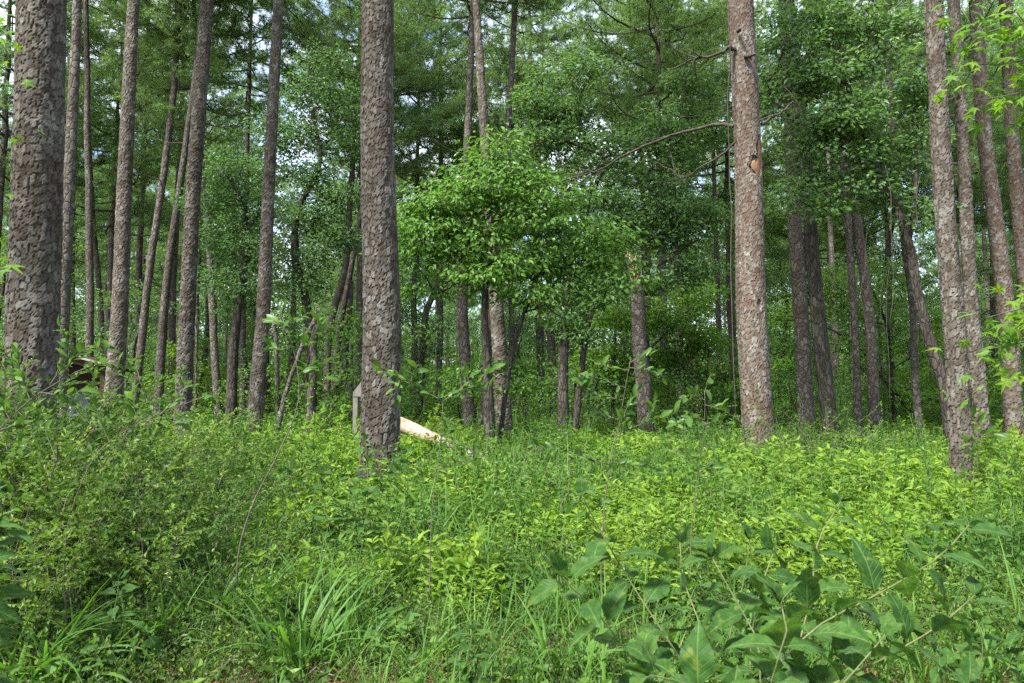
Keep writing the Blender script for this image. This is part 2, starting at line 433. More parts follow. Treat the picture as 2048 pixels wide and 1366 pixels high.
# ------------------------------------------------------------------ ground
def ground():
    m, ns, ls = new_mat('forest_floor')
    tc = node(ns, 'ShaderNodeTexCoord')
    n1 = node(ns, 'ShaderNodeTexNoise'); n1.inputs['Scale'].default_value = 0.5; n1.inputs['Detail'].default_value = 6
    n2 = node(ns, 'ShaderNodeTexNoise'); n2.inputs['Scale'].default_value = 22; n2.inputs['Detail'].default_value = 8; n2.inputs['Roughness'].default_value = 0.75
    for n in (n1, n2):
        ls.new(tc.outputs['Object'], n.inputs['Vector'])
    r2 = node(ns, 'ShaderNodeValToRGB')
    r2.color_ramp.elements[0].position, r2.color_ramp.elements[1].position = 0.3, 0.7
    r2.color_ramp.elements[0].color = (0.030, 0.017, 0.010, 1); r2.color_ramp.elements[1].color = (0.17, 0.085, 0.048, 1)
    ls.new(n2.outputs['Fac'], r2.inputs['Fac'])
    r1 = node(ns, 'ShaderNodeMapRange'); r1.inputs['From Min'].default_value = 0.35; r1.inputs['From Max'].default_value = 0.6; r1.inputs['To Max'].default_value = 0.6
    ls.new(n1.outputs['Fac'], r1.inputs['Value'])
    mx = node(ns, 'ShaderNodeMixRGB'); mx.inputs['Color2'].default_value = (0.045, 0.075, 0.018, 1)
    ls.new(r1.outputs[0], mx.inputs['Fac']); ls.new(r2.outputs[0], mx.inputs['Color1'])
    bp = node(ns, 'ShaderNodeBump'); bp.inputs['Strength'].default_value = 0.9; bp.inputs['Distance'].default_value = 0.04; ls.new(n2.outputs['Fac'], bp.inputs['Height'])
    pb = node(ns, 'ShaderNodeBsdfPrincipled'); pb.inputs['Roughness'].default_value = 0.95; pb.inputs['Specular IOR Level'].default_value = 0.1
    ls.new(mx.outputs[0], pb.inputs['Base Color']); ls.new(bp.outputs[0], pb.inputs['Normal'])
    out = node(ns, 'ShaderNodeOutputMaterial'); ls.new(pb.outputs[0], out.inputs['Surface'])
    mb = MB()
    gx = np.concatenate([[-900, -400, -150], np.linspace(-60, 60, 121), [150, 400, 900]])
    gy = np.concatenate([[-400, -100, -30], np.linspace(-8, 112, 121), [200, 450, 1200]])
    X, Yy = np.meshgrid(gx, gy)
    V = np.stack([X, Yy, gz(X, Yy)], -1).reshape(-1, 3)
    nx = len(gx)
    i = np.arange(len(gy) - 1)[:, None] * nx; j = np.arange(nx - 1)[None]
    mb.add(V, np.stack([i + j, i + j + 1, i + nx + j + 1, i + nx + j], -1).reshape(-1, 4))
    tag(mb.build('ground', m, smooth=True), 'brown forest floor of needle litter and soil under the plants', 'ground', kind='structure')


ground()

# ------------------------------------------------------------------ trunks
def world_path(pix, Y, top_h=None, dY=0.0):
    """World points of a trunk from its pixels (bottom first), carried down to the ground and up to top_h."""
    P = [at(px, py, Y + dY * k / max(1, len(pix) - 1)) for k, (px, py) in enumerate(pix)]
    d = (P[0] - P[1]) / abs(P[0][2] - P[1][2])
    g = float(gz(P[0][0], Y)) - 0.12
    if P[0][2] > g + 0.05 and P[0][2] < 1.9:             # a fork that starts up on another stem stays there
        P.insert(0, P[0] + d * (P[0][2] - g))
    if top_h and P[-1][2] < top_h - 0.5:
        d = (P[-1] - P[-2]) / max(0.2, P[-1][2] - P[-2][2])
        d[:2] *= 0.6
        P.append(P[-1] + d * (top_h - P[-1][2]))
    return np.array(P)


def bark_surface(mb, P, R, cw, ch, depth, r, res=0.017, zfine=None, holes=()):
    """A trunk of separate bark plates: a jittered cellular pattern round the stem sets plates proud of the cracks. Returns crack, cell."""
    L = np.concatenate([[0], np.cumsum(np.linalg.norm(np.diff(P[:, :3], axis=0), axis=1))])
    zf = L[-1] if zfine is None else min(L[-1], zfine)
    s = np.concatenate([np.linspace(0, zf, int(zf / (res * 1.25))), np.linspace(zf, L[-1], max(2, int((L[-1] - zf) / 0.25)))[1:]]) if zf < L[-1] - 0.3 else np.linspace(0, L[-1], int(L[-1] / (res * 1.25)))
    fine = spline(np.column_stack([P, R]), 400)
    fl = np.concatenate([[0], np.cumsum(np.linalg.norm(np.diff(fine[:, :3], axis=0), axis=1))]); fl *= L[-1] / fl[-1]
    C = np.stack([np.interp(s, fl, fine[:, k]) for k in range(4)], 1)
    rad = C[:, 3]; C = C[:, :3]
    nu = max(16, int(TAU * rad.mean() / res)); nv = len(s)
    t = norm(np.gradient(C, axis=0))
    e1 = norm(np.array([[1.0, 0, 0]]) - t * t[:, :1]); e2 = np.cross(t, e1)
    th = np.arange(nu) / nu
    nc = max(6, int(round(TAU * rad.mean() / cw)))
    wob = 0.3 * np.sin(s[:, None] * 7.3 + th[None] * TAU * 3 + r.random() * 9) + 0.25 * np.sin(s[:, None] * 17.1 - th[None] * TAU * 5)
    u = th[None] * nc + 0.32 * wob + 0.0 * s[:, None]
    v = (s - 1.1 * (1 - np.exp(-s / 1.6)) * 0.75)[:, None] / ch + 0.3 * np.sin(th[None] * TAU * 4 + s[:, None] * 2.1) + 0 * u
    rows = int(v.max()) + 6
    jx, jy, rc, tx, ty = (r.random((rows, nc)) for _ in range(5))
    iu, iv = np.floor(u).astype(int), np.floor(v).astype(int)
    f1 = np.full(u.shape, 9.0); f2 = f1.copy(); ax, az, bx, bz = (np.zeros(u.shape) for _ in range(4)); cell = np.zeros(u.shape); tilt = np.zeros(u.shape)
    for a in (-2, -1, 0, 1, 2):
        for b in (-1, 0, 1):
            cu, cv = iu + a, np.clip(iv + b + 2, 0, rows - 1)
            k = (cv, cu % nc)
            du = cu + 0.22 + 0.56 * jx[k] + 0.3 * ((iv + b) % 2) - u
            dv = iv + b + 0.12 + 0.76 * jy[k] - v
            d = np.sqrt(du**2 + (dv * 0.9)**2)
            near = d < f1
            sec = (~near) & (d < f2)
            bx = np.where(near, ax, np.where(sec, du, bx)); bz = np.where(near, az, np.where(sec, dv, bz))
            ax = np.where(near, du, ax); az = np.where(near, dv, az)
            f2 = np.where(near, f1, np.minimum(f2, d))
            tilt = np.where(near, -du * (tx[k] - 0.5) + dv * (0.25 + 0.5 * ty[k]), tilt)
            cell = np.where(near, rc[k], cell)
            f1 = np.where(near, d, f1)
    e = np.clip((f2 - f1 - 0.015) / 0.11, 0, 1); e = e * e * (3 - 2 * e)
    e0 = np.clip((f2 - f1 - 0.01) / 0.2, 0, 1)
    sx, sz = np.abs(ax - bx), np.abs(az - bz)
    e = 1 - (1 - e) * (0.42 + 0.58 * sx / (sx + sz + 1e-6))     # cracks that run up the stem are the deep ones
    big = 0.5 + 0.5 * np.sin(u * 1.9 + 1.3 * np.sin(v * 0.55)) * np.cos(v * 0.33 + 0.8 * np.sin(u * 0.8))
    rough = 0.12 * np.sin(u * 9 + np.sin(v * 7) * 2) * np.sin(v * 6.3 + u * 2.2) + r.normal(0, 0.05, u.shape)
    h = e * (0.5 + 0.4 * cell + 0.4 * tilt + 0.7 * rough + 0.3 * big) - 0.4
    for (hs, hth, hw, hh, hd) in holes:
        dth = (th[None] - hth + 0.5) % 1 - 0.5
        q = np.sqrt((dth / hw)**2 + ((s[:, None] - hs) / hh)**2) + 0.16 * np.sin(s[:, None] * 19 + th[None] * 60)
        k = np.clip((1.12 - q) / 0.14, 0, 1)
        h = h * (1 - k) + k * (-hd)
    low = 0.02 * np.sin(th[None] * TAU * 2 + s[:, None] * 0.9) + 0.015 * np.sin(th[None] * TAU * 3 - s[:, None] * 1.7)
    dd = depth * (1 + 0.9 * np.exp(-s / 1.3))[:, None]
    rr = rad[:, None] * (1 + low) - 0.5 * depth + dd * h
    a = th * TAU
    V = C[:, None] + rr[..., None] * (np.cos(a)[None, :, None] * e1[:, None] + np.sin(a)[None, :, None] * e2[:, None])
    i = np.arange(nv - 1)[:, None] * nu; j = np.arange(nu)[None]; k = (j + 1) % nu
    mb.add(V, np.stack([i + j, i + k, i + nu + k, i + nu + j], -1).reshape(-1, 4))
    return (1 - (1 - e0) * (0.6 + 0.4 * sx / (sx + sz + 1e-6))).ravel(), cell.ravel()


# ---- pine crowns: limbs with tufts of needles
def pine_crown(r, H=9.0, spread=3.4, n_limb=30, needle=0.23, nw=0.018, per=17):
    mb = MB()
    tp, td = [], []
    for i in range(n_limb):
        f = (i + r.random()) / n_limb
        z = H * f * 0.95
        az = i * 2.399 + r.normal(0, 0.5)
        env = (0.72 + 0.28 * math.sin(math.pi * min(1, f * 1.3))) * (1 - 0.6 * f**2.5)
        ln = spread * env * r.uniform(0.6, 1.2) + 0.4
        up = 0.02 + 0.8 * f + r.normal(0, 0.13)
        d = np.array([math.cos(az), math.sin(az), 0])
        k = np.linspace(0, 1, 9)
        sag = -0.10 * ln * np.sin(k * math.pi) + 0.16 * ln * k**3
        side = np.array([-d[1], d[0], 0])
        P = np.array([0, 0, z]) + k[:, None] * ln * d + (k * up * ln * 0.55 + sag)[:, None] * np.array([0, 0, 1.0]) + (np.sin(k * 5 + r.random() * 6) * 0.09 * ln * k)[:, None] * side
        tube(mb, P, (0.012 + 0.010 * ln) * (1 - 0.85 * k), 5, 1)
        bare = r.uniform(0.15, 0.4) * (1 - 0.6 * f)
        nb = int(ln * (1 - bare) / 0.15)
        for b in range(nb):
            s = bare + (1 - bare) * (b + r.random()) / nb
            p = np.array([np.interp(s, k, P[:, c]) for c in range(3)])
            sg = 1 if b % 2 else -1
            bd = norm(d * r.uniform(0.4, 0.9) + side * sg * r.uniform(0.4, 1.0) + np.array([0, 0, r.normal(0.25, 0.32)]))
            bl = r.uniform(0.4, 1.3) * (0.55 + 0.5 * math.sin(math.pi * min(1, s * 1.05))) * min(1.0, 0.5 + ln / 4)
            kk = np.linspace(0, 1, 4)
            tube(mb, p + kk[:, None] * bl * bd + (kk**2 * 0.16 * bl)[:, None] * np.array([0, 0, 1.0]), 0.009 * (1.2 - kk), 3, 1, tip=False)
            nt = max(2, int(bl / 0.15))
            for q in np.linspace(0.3, 1.0, nt):
                c = p + q * bl * bd + np.array([0, 0, q * q * 0.16 * bl])
                tp.append(c + r.normal(0, 0.03, 3)); td.append(norm(bd + np.array([0, 0, 0.4]) + r.normal(0, 0.25, 3)))
                if q < 1 and r.random() < 0.75:
                    tp.append(c + r.normal(0, 0.16, 3)); td.append(norm(bd * 0.5 + r.normal(0, 0.6, 3) + np.array([0, 0, 0.5])))
    tp, td = np.array(tp), np.array(td)
    n = len(tp)
    D = norm(td[:, None] * 0.75 + norm(r.normal(size=(n, per, 3)))).reshape(-1, 3)
    P = np.repeat(tp, per, 0) + D * 0.015
    Ln = needle * r.uniform(0.7, 1.15, len(P))
    S = norm(np.cross(D, rand_dir(len(P), 0, r)))
    tint = np.repeat(np.clip(r.normal(0.5, 0.2, n), 0, 1), per) + r.normal(0, 0.08, len(P))
    tip = P + D * Ln[:, None] - np.array([0, 0, 1.0]) * (Ln * 0.12)[:, None]
    V = np.stack([P - S * nw / 2, P + S * nw / 2, tip], 1)
    mb.add(V, None, np.arange(len(P) * 3).reshape(-1, 3), np.repeat(np.clip(tint, 0, 1), 3), 0)
    return mb.mesh('crown', [M['needles'], M['limb']])


CROWNS = [pine_crown(np.random.default_rng(100 + i), H=h, spread=s, n_limb=nl) for i, (h, s, nl) in enumerate(((10, 4.0, 46), (9, 3.6, 42), (11, 3.6, 46), (8, 4.2, 38), (12, 3.3, 48)))]

PINES = []


def place_crown(root, base, P, R, k, s, rz, r):
    """Puts crown mesh k on the top of the path P (world), scaled by s."""
    top = P[-1]; d = norm(P[-1] - P[-2])
    H = (10, 9, 11, 8, 12)[k] * s
    c = top - d * (H * 0.97)
    q = Vector((0, 0, 1)).rotation_difference(Vector(d)) @ Euler((0, 0, rz)).to_quaternion()
    o = link('crown', CROWNS[k], root, tuple(c - base))
    o.rotation_euler = q.to_euler(); o.scale = (s, s, s)


def big_pine(label, pix, wpix, Y, H, cw=0.06, ch=0.085, depth=0.016, mat='bark_near', crown=0, cs=1.0, res=0.017, seed=1, group=None, flare=1.18, holes=(), dY=0.0, zfine=None):
    """A pine with plated bark, seen close: pix = trunk centres (bottom first), wpix = (width low, width at the last pixel)."""
    r = np.random.default_rng(seed)
    P = world_path(pix, Y, H, dY)
    n = len(P)
    r0, r1 = px_w(wpix[0], Y) / 2, px_w(wpix[1], Y) / 2
    zt = at(*pix[-1], Y)[2]
    R = np.interp(P[:, 2], [0, 0.9, zt, H], [r0 * 1.02, r0, r1, 0.05])
    Pf = spline(np.column_stack([P, R]), 40)
    z = Pf[:, 2]
    Pf[:, 3] *= 1 + (flare - 1) * np.clip(1 - z / 0.75, 0, 1)**2
    base = Pf[0, :3].copy(); base[2] = float(gz(base[0], base[1]))
    root = thing('pine_tree', tuple(base), label, 'pine tree', group)
    mb = MB()
    cr, ce = bark_surface(mb, Pf[:, :3] - base, Pf[:, 3], cw, ch, depth, r, res, zfine or (790 / F * Y + 2.2), holes)
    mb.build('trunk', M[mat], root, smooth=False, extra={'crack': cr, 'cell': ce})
    place_crown(root, base, Pf[:, :3], None, crown, cs, r.random() * 6, r)
    return root, Pf, base


def thin_pine(label, pix, wpix, Y, H, mat='bark_far', crown=0, cs=1.0, seed=1, group=None, seg=12, name='pine_tree', cat='pine tree', broken=False, dY=0.0, extra_limbs=0):
    """A pine farther off: a round tapered trunk whose scales come from its material."""
    r = np.random.default_rng(seed)
    P = world_path(pix, Y, None if broken else H, dY)
    r0, r1 = px_w(wpix[0], Y) / 2, px_w(wpix[1], Y) / 2
    zt = at(*pix[-1], Y)[2]
    R = np.interp(P[:, 2], [0, 0.6, zt, max(H, zt + 0.1)], [r0 * 1.15, r0, r1, r1 * 0.8 if broken else 0.04])
    n = 48
    Pf = spline(np.column_stack([P, R]), n)
    Pf[:, :2] += np.cumsum(r.normal(0, 0.006, (n, 2)), axis=0)
    base = Pf[0, :3].copy(); base[2] = float(gz(base[0], base[1]))
    root = thing(name, tuple(base), label, cat, group)
    mb = MB()
    tube(mb, Pf[:, :3] - base, Pf[:, 3] * (1 + r.normal(0, 0.02, n)), seg)
    for _ in range(extra_limbs):
        z = r.uniform(0.3, 0.85)
        p = Pf[int(z * n), :3] - base; a = r.random() * TAU
        d = np.array([math.cos(a), math.sin(a), r.uniform(-0.1, 0.5)]); ln = r.uniform(0.4, 1.6)
        k = np.linspace(0, 1, 6)
        Q = p + k[:, None] * ln * d + np.cumsum(r.normal(0, 0.03, (6, 3)), 0)
        tube(mb, Q, 0.02 * (1.1 - k), 5)
    mb.build('trunk', M[mat], root, smooth=True)
    if not broken:
        place_crown(root, base, Pf[:, :3], None, crown, cs, r.random() * 6, r)
    return root, Pf, base


# ---- broadleaf trees
def skeleton(r, trunk, rt, clumps, tipr=0.006, power=0.46, wig=0.12):
    """Joins leaf clumps to the trunk by limbs that fork on the way. Returns polylines [(points, radii)]."""
    pts = [p for p in trunk]; par = [i - 1 for i in range(len(trunk))]; isT = [True] * len(trunk)
    T = np.array(trunk)
    dist = np.array([np.min(np.linalg.norm(T - c, axis=1)) for c in clumps])
    ends = []
    for ci in np.argsort(dist):
        c = clumps[ci]
        A = np.array(pts)
        dv = c - A
        d = np.linalg.norm(dv, axis=1)
        pen = np.maximum(0, (A[:, 2] + 0.35 * np.linalg.norm(dv[:, :2], axis=1)) - c[2]) * 1.1
        j = int(np.argmin(d + pen + np.where(np.array(isT) & (A[:, 2] < T[:, 2].max() * 0.3), 3.0, 0)))
        n = max(2, int(d[j] / 0.45))
        k = np.linspace(0, 1, n + 1)[1:]
        bend = r.normal(0, wig, 3) * d[j]
        bend[2] = abs(bend[2]) * 0.5
        prev = j
        for q in k:
            p = A[j] + q * dv[j] + math.sin(q * math.pi) * bend + r.normal(0, 0.035, 3) * min(1, d[j])
            pts.append(p); par.append(prev); isT.append(False); prev = len(pts) - 1
        ends.append(prev)
    n = len(pts)
    load = np.zeros(n); load[ends] = 1
    for i in range(n - 1, 0, -1):
        if par[i] >= 0 and not (isT[i]):
            load[par[i]] += load[i]
    kids = {}
    for i in range(n):
        if not isT[i]:
            kids.setdefault(par[i], []).append(i)
    lines = []
    trk = np.array(trunk)
    rr = np.maximum(tipr * np.maximum(load, 1)**power, tipr)
    stack = [i for i in range(n) if not isT[i] and isT[par[i]]]
    while stack:
        i = stack.pop()
        line, rad = [pts[par[i]], pts[i]], [rr[i] * 1.05, rr[i]]
        cur = i
        while True:
            ch = sorted(kids.get(cur, []), key=lambda x: -load[x])
            if not ch:
                break
            stack.extend(ch[1:])
            cur = ch[0]; line.append(pts[cur]); rad.append(rr[cur])
        lines.append((np.array(line), np.array(rad)))
    return lines


def clump_leaves(mb, r, clumps, n, rad, flat, L, W, up=1.1, droop=0.25, six=False, m=0, size=None):
    K = len(clumps)
    sz = np.ones(K) if size is None else size
    c = np.repeat(clumps, n, 0)
    s = np.repeat(sz, n)[:, None]
    off = norm(r.normal(size=(K * n, 3))) * (r.random((K * n, 1))**0.45) * np.array([rad, rad, rad * flat]) * s
    # sprays: pull leaves towards a few random rays in each clump, so that gaps stay open
    D = norm(off * np.array([1, 1, 0.4]) + r.normal(0, 0.25, off.shape) * rad) - np.array([0, 0, droop])
    N = rand_dir(K * n, up, r)
    tint = np.clip(np.repeat(r.normal(0.45, 0.16, K), n) + r.normal(0, 0.16, K * n), 0, 1)
    leaves(mb, c + off, D, N, L * r.uniform(0.7, 1.2, K * n), W * r.uniform(0.75, 1.2, K * n), tint, m, six=six)


def broadleaf(label, trunks, clumps, rt, leafmat, name='oak_tree', cat='tree', group=None, seed=1, n=90, rad=0.5, flat=0.55, L=0.09, W=0.055, bark='bark_oak',
              up=1.1, droop=0.25, six=False, twigs=4, wig=0.12, size=None, seg=8, base=None, root=None):
    """trunks: list of (points, radii) in world space; clumps: leaf clump centres in world space."""
    r = np.random.default_rng(seed)
    if root is None:
        base = np.array(trunks[0][0][0], float); base[2] = float(gz(base[0], base[1]))
        root = thing(name, tuple(base), label, cat, group)
    mb = MB()
    allT = []
    for P, R in trunks:
        S = spline(np.column_stack([P, R]), max(10, len(P) * 5))
        S[:, :3] += np.cumsum(r.normal(0, 0.012, (len(S), 3)), 0) * np.linspace(0, 1, len(S))[:, None]
        tube(mb, S[:, :3] - base, S[:, 3] * (1 + r.normal(0, 0.03, len(S))), 12)
        allT.append(S[:, :3])
    T = np.concatenate(allT)
    clumps = np.asarray(clumps, float)
    for P, R in skeleton(r, T, rt, clumps, wig=wig):
        tube(mb, P - base, R, seg if R[0] > 0.03 else 5)
    for c in clumps:
        for _ in range(twigs):
            d = rand_dir(1, 0.1, r)[0] * rad * r.uniform(0.5, 0.95); d[2] *= flat
            k = np.linspace(0, 1, 4)[:, None]
            tube(mb, c - base + k * d + np.sin(k * 3) * r.normal(0, 0.03, 3), 0.004, 3, tip=False)
    mb.build('trunk', M[bark], root, smooth=True)
    lb = MB()
    clump_leaves(lb, r, clumps - base, n, rad, flat, L, W, up, droop, six, size=size)
    lb.build('crown', M[leafmat], root)
    return root


def pix_clumps(r, spots, Y):
    """Clump centres from (px, py, radius_px, count) blobs of the photograph round depth Y."""
    out = []
    for (px, py, rp, cnt, *dy) in spots:
        yy = Y + (dy[0] if dy else 0)
        c = at(px, py, yy)
        rw = px_w(rp, yy)
        d = norm(r.normal(size=(cnt, 3))) * (r.random((cnt, 1))**0.4)
        out.append(c + d * np.array([rw, rw * 0.9, rw * 0.75]))
    return np.concatenate(out)


# ------------------------------------------------------------------ the pines one can tell apart
big_pine('thickest grey pine trunk, rising out of the holly thicket', [(62, 790), (66, 640), (76, 300), (84, 0)], (97, 92), 7.5, 28, 0.046, 0.085, 0.017, crown=0, seed=3, res=0.013, cs=0.6)
big_pine('large brown-grey pine trunk standing in front of the fallen bare log', [(760, 905), (764, 700), (756, 350), (755, 0)], (78, 65), 10.0, 30, 0.045, 0.09, 0.016, crown=2, seed=4, flare=1.22, res=0.014, cs=0.6)
big_pine('stout reddish pine trunk with an orange bare wound in its bark', [(1518, 880), (1506, 700), (1496, 320), (1481, 0)], (60, 52), 13.0, 31, 0.046, 0.078, 0.013, holes=((5.54, .866, .045, .22, 2.6), (5.29, .813, .08, .155, 2.6), (3.0, .80, .03, .07, 1.5)), mat='bark_red', crown=4, seed=5, res=0.016, flare=1.05, cs=0.6)
big_pine('slender tan pine trunk leaning a little, bare down to the bright herbs', [(1925, 960), (1911, 700), (1885, 350), (1867, 0)], (42, 35), 9.8, 25, 0.044, 0.09, 0.013, crown=1, seed=6, res=0.013, flare=1.1, cs=0.6)
big_pine('straight silver-scaled pine trunk beside the dark shelter roof', [(229, 770), (235, 690), (252, 300), (267, 0)], (36, 23), 17.0, 27, 0.06, 0.07, 0.016, crown=3, seed=7, res=0.02, cs=0.6)
big_pine('brown pine trunk with deeply ridged scales, leaning to one side as it rises', [(366, 830), (371, 700), (392, 300), (415, 0)], (33, 26), 16.5, 27, 0.06, 0.07, 0.02, crown=1, seed=8, res=0.02, cs=0.6)
big_pine('pale grey scaly pine trunk alone between the dark oaks and the big brown pine', [(509, 840), (521, 700), (541, 300), (557, 0)], (31, 20), 17.5, 27, 0.055, 0.07, 0.016, crown=0, seed=9, res=0.02, cs=0.6)
big_pine('dark pine trunk close behind the slender tan one', [(1967, 880), (1942, 600), (1926, 300), (1907, 0)], (29, 22), 15.5, 28, 0.06, 0.08, 0.016, crown=2, seed=10, res=0.022, cs=0.6)
big_pine('grey-pink pine trunk behind the drooping star-leaved branches', [(2028, 860), (2015, 650), (1998, 500), (1972, 300), (1950, 0)], (36, 24), 16.5, 29, 0.06, 0.08, 0.015, mat='bark_red', crown=4, seed=11, res=0.022, cs=0.6)
big_pine('pale pinkish pine trunk at the very edge behind the star-leaved branches', [(2075, 800), (2046, 520), (2027, 300), (2011, 0)], (30, 24), 17.0, 29, 0.06, 0.08, 0.015, mat='bark_red', crown=0, seed=12, res=0.022, cs=0.6)
big_pine('bark-scaled pine trunk rising behind the dogwood and out above its top', [(1010, 868), (992, 600), (968, 250), (952, 0)], (33, 14), 17.5, 29, 0.06, 0.08, 0.015, crown=2, seed=13, res=0.024, cs=0.6)

thin_pine('narrow dark pine trunk just behind the thickest pine', [(122, 780), (126, 600), (140, 300), (150, 80)], (30, 19), 14.0, 18, crown=1, cs=0.7, seed=21)
thin_pine('dark straight trunk standing before the shelter roof', [(180, 745), (180, 600), (177, 380), (172, 200)], (17, 12), 24.0, 19, crown=3, cs=0.7, seed=22)
thin_pine('slim trunk bending away beside the straight one by the shelter', [(206, 720), (200, 600), (186, 430), (178, 280)], (13, 9), 30.0, 20, crown=0, cs=0.7, seed=23)
thin_pine('curving thin pine trunk next to the silver-scaled pine', [(274, 765), (292, 600), (330, 330), (350, 170), (362, 0)], (17, 11), 24.0, 20, crown=2, cs=0.7, seed=24, extra_limbs=3)
thin_pine('leaning thin pine trunk next to the deeply ridged pine', [(315, 815), (328, 600), (355, 400), (377, 230)], (20, 12), 23.0, 19, crown=3, cs=0.7, seed=25, extra_limbs=2)
thin_pine('pale straight trunk half hidden between two leaning pines', [(276, 700), (278, 560), (284, 400), (289, 230)], (14, 10), 32.0, 20, crown=4, cs=0.7, seed=26)
thin_pine('dim trunk behind the deeply ridged pine', [(344, 790), (346, 600), (352, 480)], (16, 13), 31.0, 20, crown=1, cs=0.7, seed=27)
thin_pine('grey slim pine trunk slanting out above the dogwood', [(966, 830), (985, 600), (1012, 270), (1031, 0)], (16, 12), 21.0, 21, crown=4, cs=0.75, seed=28, extra_limbs=3)
thin_pine('shaggy pine trunk with a cut stub beside the dogwood', [(938, 830), (930, 700), (925, 600), (930, 420), (940, 180)], (26, 14), 20.0, 18, crown=0, cs=0.7, seed=29, extra_limbs=4)
thin_pine('clean grey trunk seen between the brown pine and the dogwood', [(877, 800), (880, 640), (882, 400), (880, 200)], (13, 9), 33.0, 20, crown=2, cs=0.7, seed=30)
thin_pine('short dark trunk low beside the orange-wounded pine', [(1358, 862), (1355, 640), (1346, 400)], (12, 9), 30.0, 18, crown=3, cs=0.7, seed=31)
thin_pine('thin dark trunk between the snag and the orange-wounded pine', [(1443, 830), (1437, 650), (1430, 450)], (12, 9), 33.0, 19, crown=1, cs=0.7, seed=32)
thin_pine('dark vine-hung trunk behind the orange-wounded pine', [(1612, 830), (1602, 640), (1590, 450), (1576, 200)], (34, 22), 19.0, 20, crown=2, cs=0.7, seed=33)
thin_pine('thick black-brown trunk leaning beyond the orange-wounded pine', [(1658, 850), (1640, 690), (1626, 560), (1610, 350), (1590, 150)], (33, 22), 17.5, 19, mat='bark_oak', crown=1, cs=0.7, seed=34)
thin_pine('slim double-looking trunk in the shaded gap', [(1718, 885), (1708, 640), (1690, 400), (1680, 250)], (16, 11), 20.0, 18, crown=3, cs=0.7, seed=35)
thin_pine('greyish trunk standing in the shaded gap, thicker than its neighbour', [(1751, 885), (1738, 640), (1712, 430), (1690, 250)], (24, 15), 20.0, 19, crown=0, cs=0.7, seed=36)
thin_pine('thin crooked trunk crossing before the curved oak', [(1842, 885), (1832, 760), (1828, 620), (1814, 500)], (16, 13), 17.0, 16, crown=2, cs=0.6, seed=37)
thin_pine('slim straight trunk deep in the shade of the vines', [(1672, 730), (1668, 600), (1660, 440)], (13, 10), 30.0, 18, crown=4, cs=0.7, seed=38)
thin_pine('pale far trunk lit behind the split oak', [(1083, 820), (1079, 690), (1072, 500)], (16, 12), 32.0, 21, crown=0, cs=0.7, seed=39)
thin_pine('second pale far trunk close beside the split oak', [(1106, 815), (1102, 690), (1096, 500)], (12, 9), 36.0, 21, crown=2, cs=0.7, seed=40)
thin_pine('twin-looking grey trunk left of the brown pine, slightly tilted', [(655, 790), (660, 660), (690, 540), (700, 420)], (16, 12), 27.0, 17, crown=3, cs=0.7, seed=41)
thin_pine('brown bent trunk leaning across its grey neighbour', [(668, 790), (676, 680), (690, 590), (700, 540)], (15, 11), 25.0, 14, crown=1, cs=0.6, seed=42, mat='bark_oak')
thin_pine('small straight trunk among the leaning oaks', [(436, 805), (430, 700), (424, 560), (414, 400), (405, 300)], (17, 11), 25.0, 18, crown=4, cs=0.7, seed=43)
thin_pine('pale narrow trunk next to the dark mossy oak', [(485, 800), (484, 690), (486, 560), (490, 400)], (14, 10), 29.0, 19, crown=0, cs=0.7, seed=44)

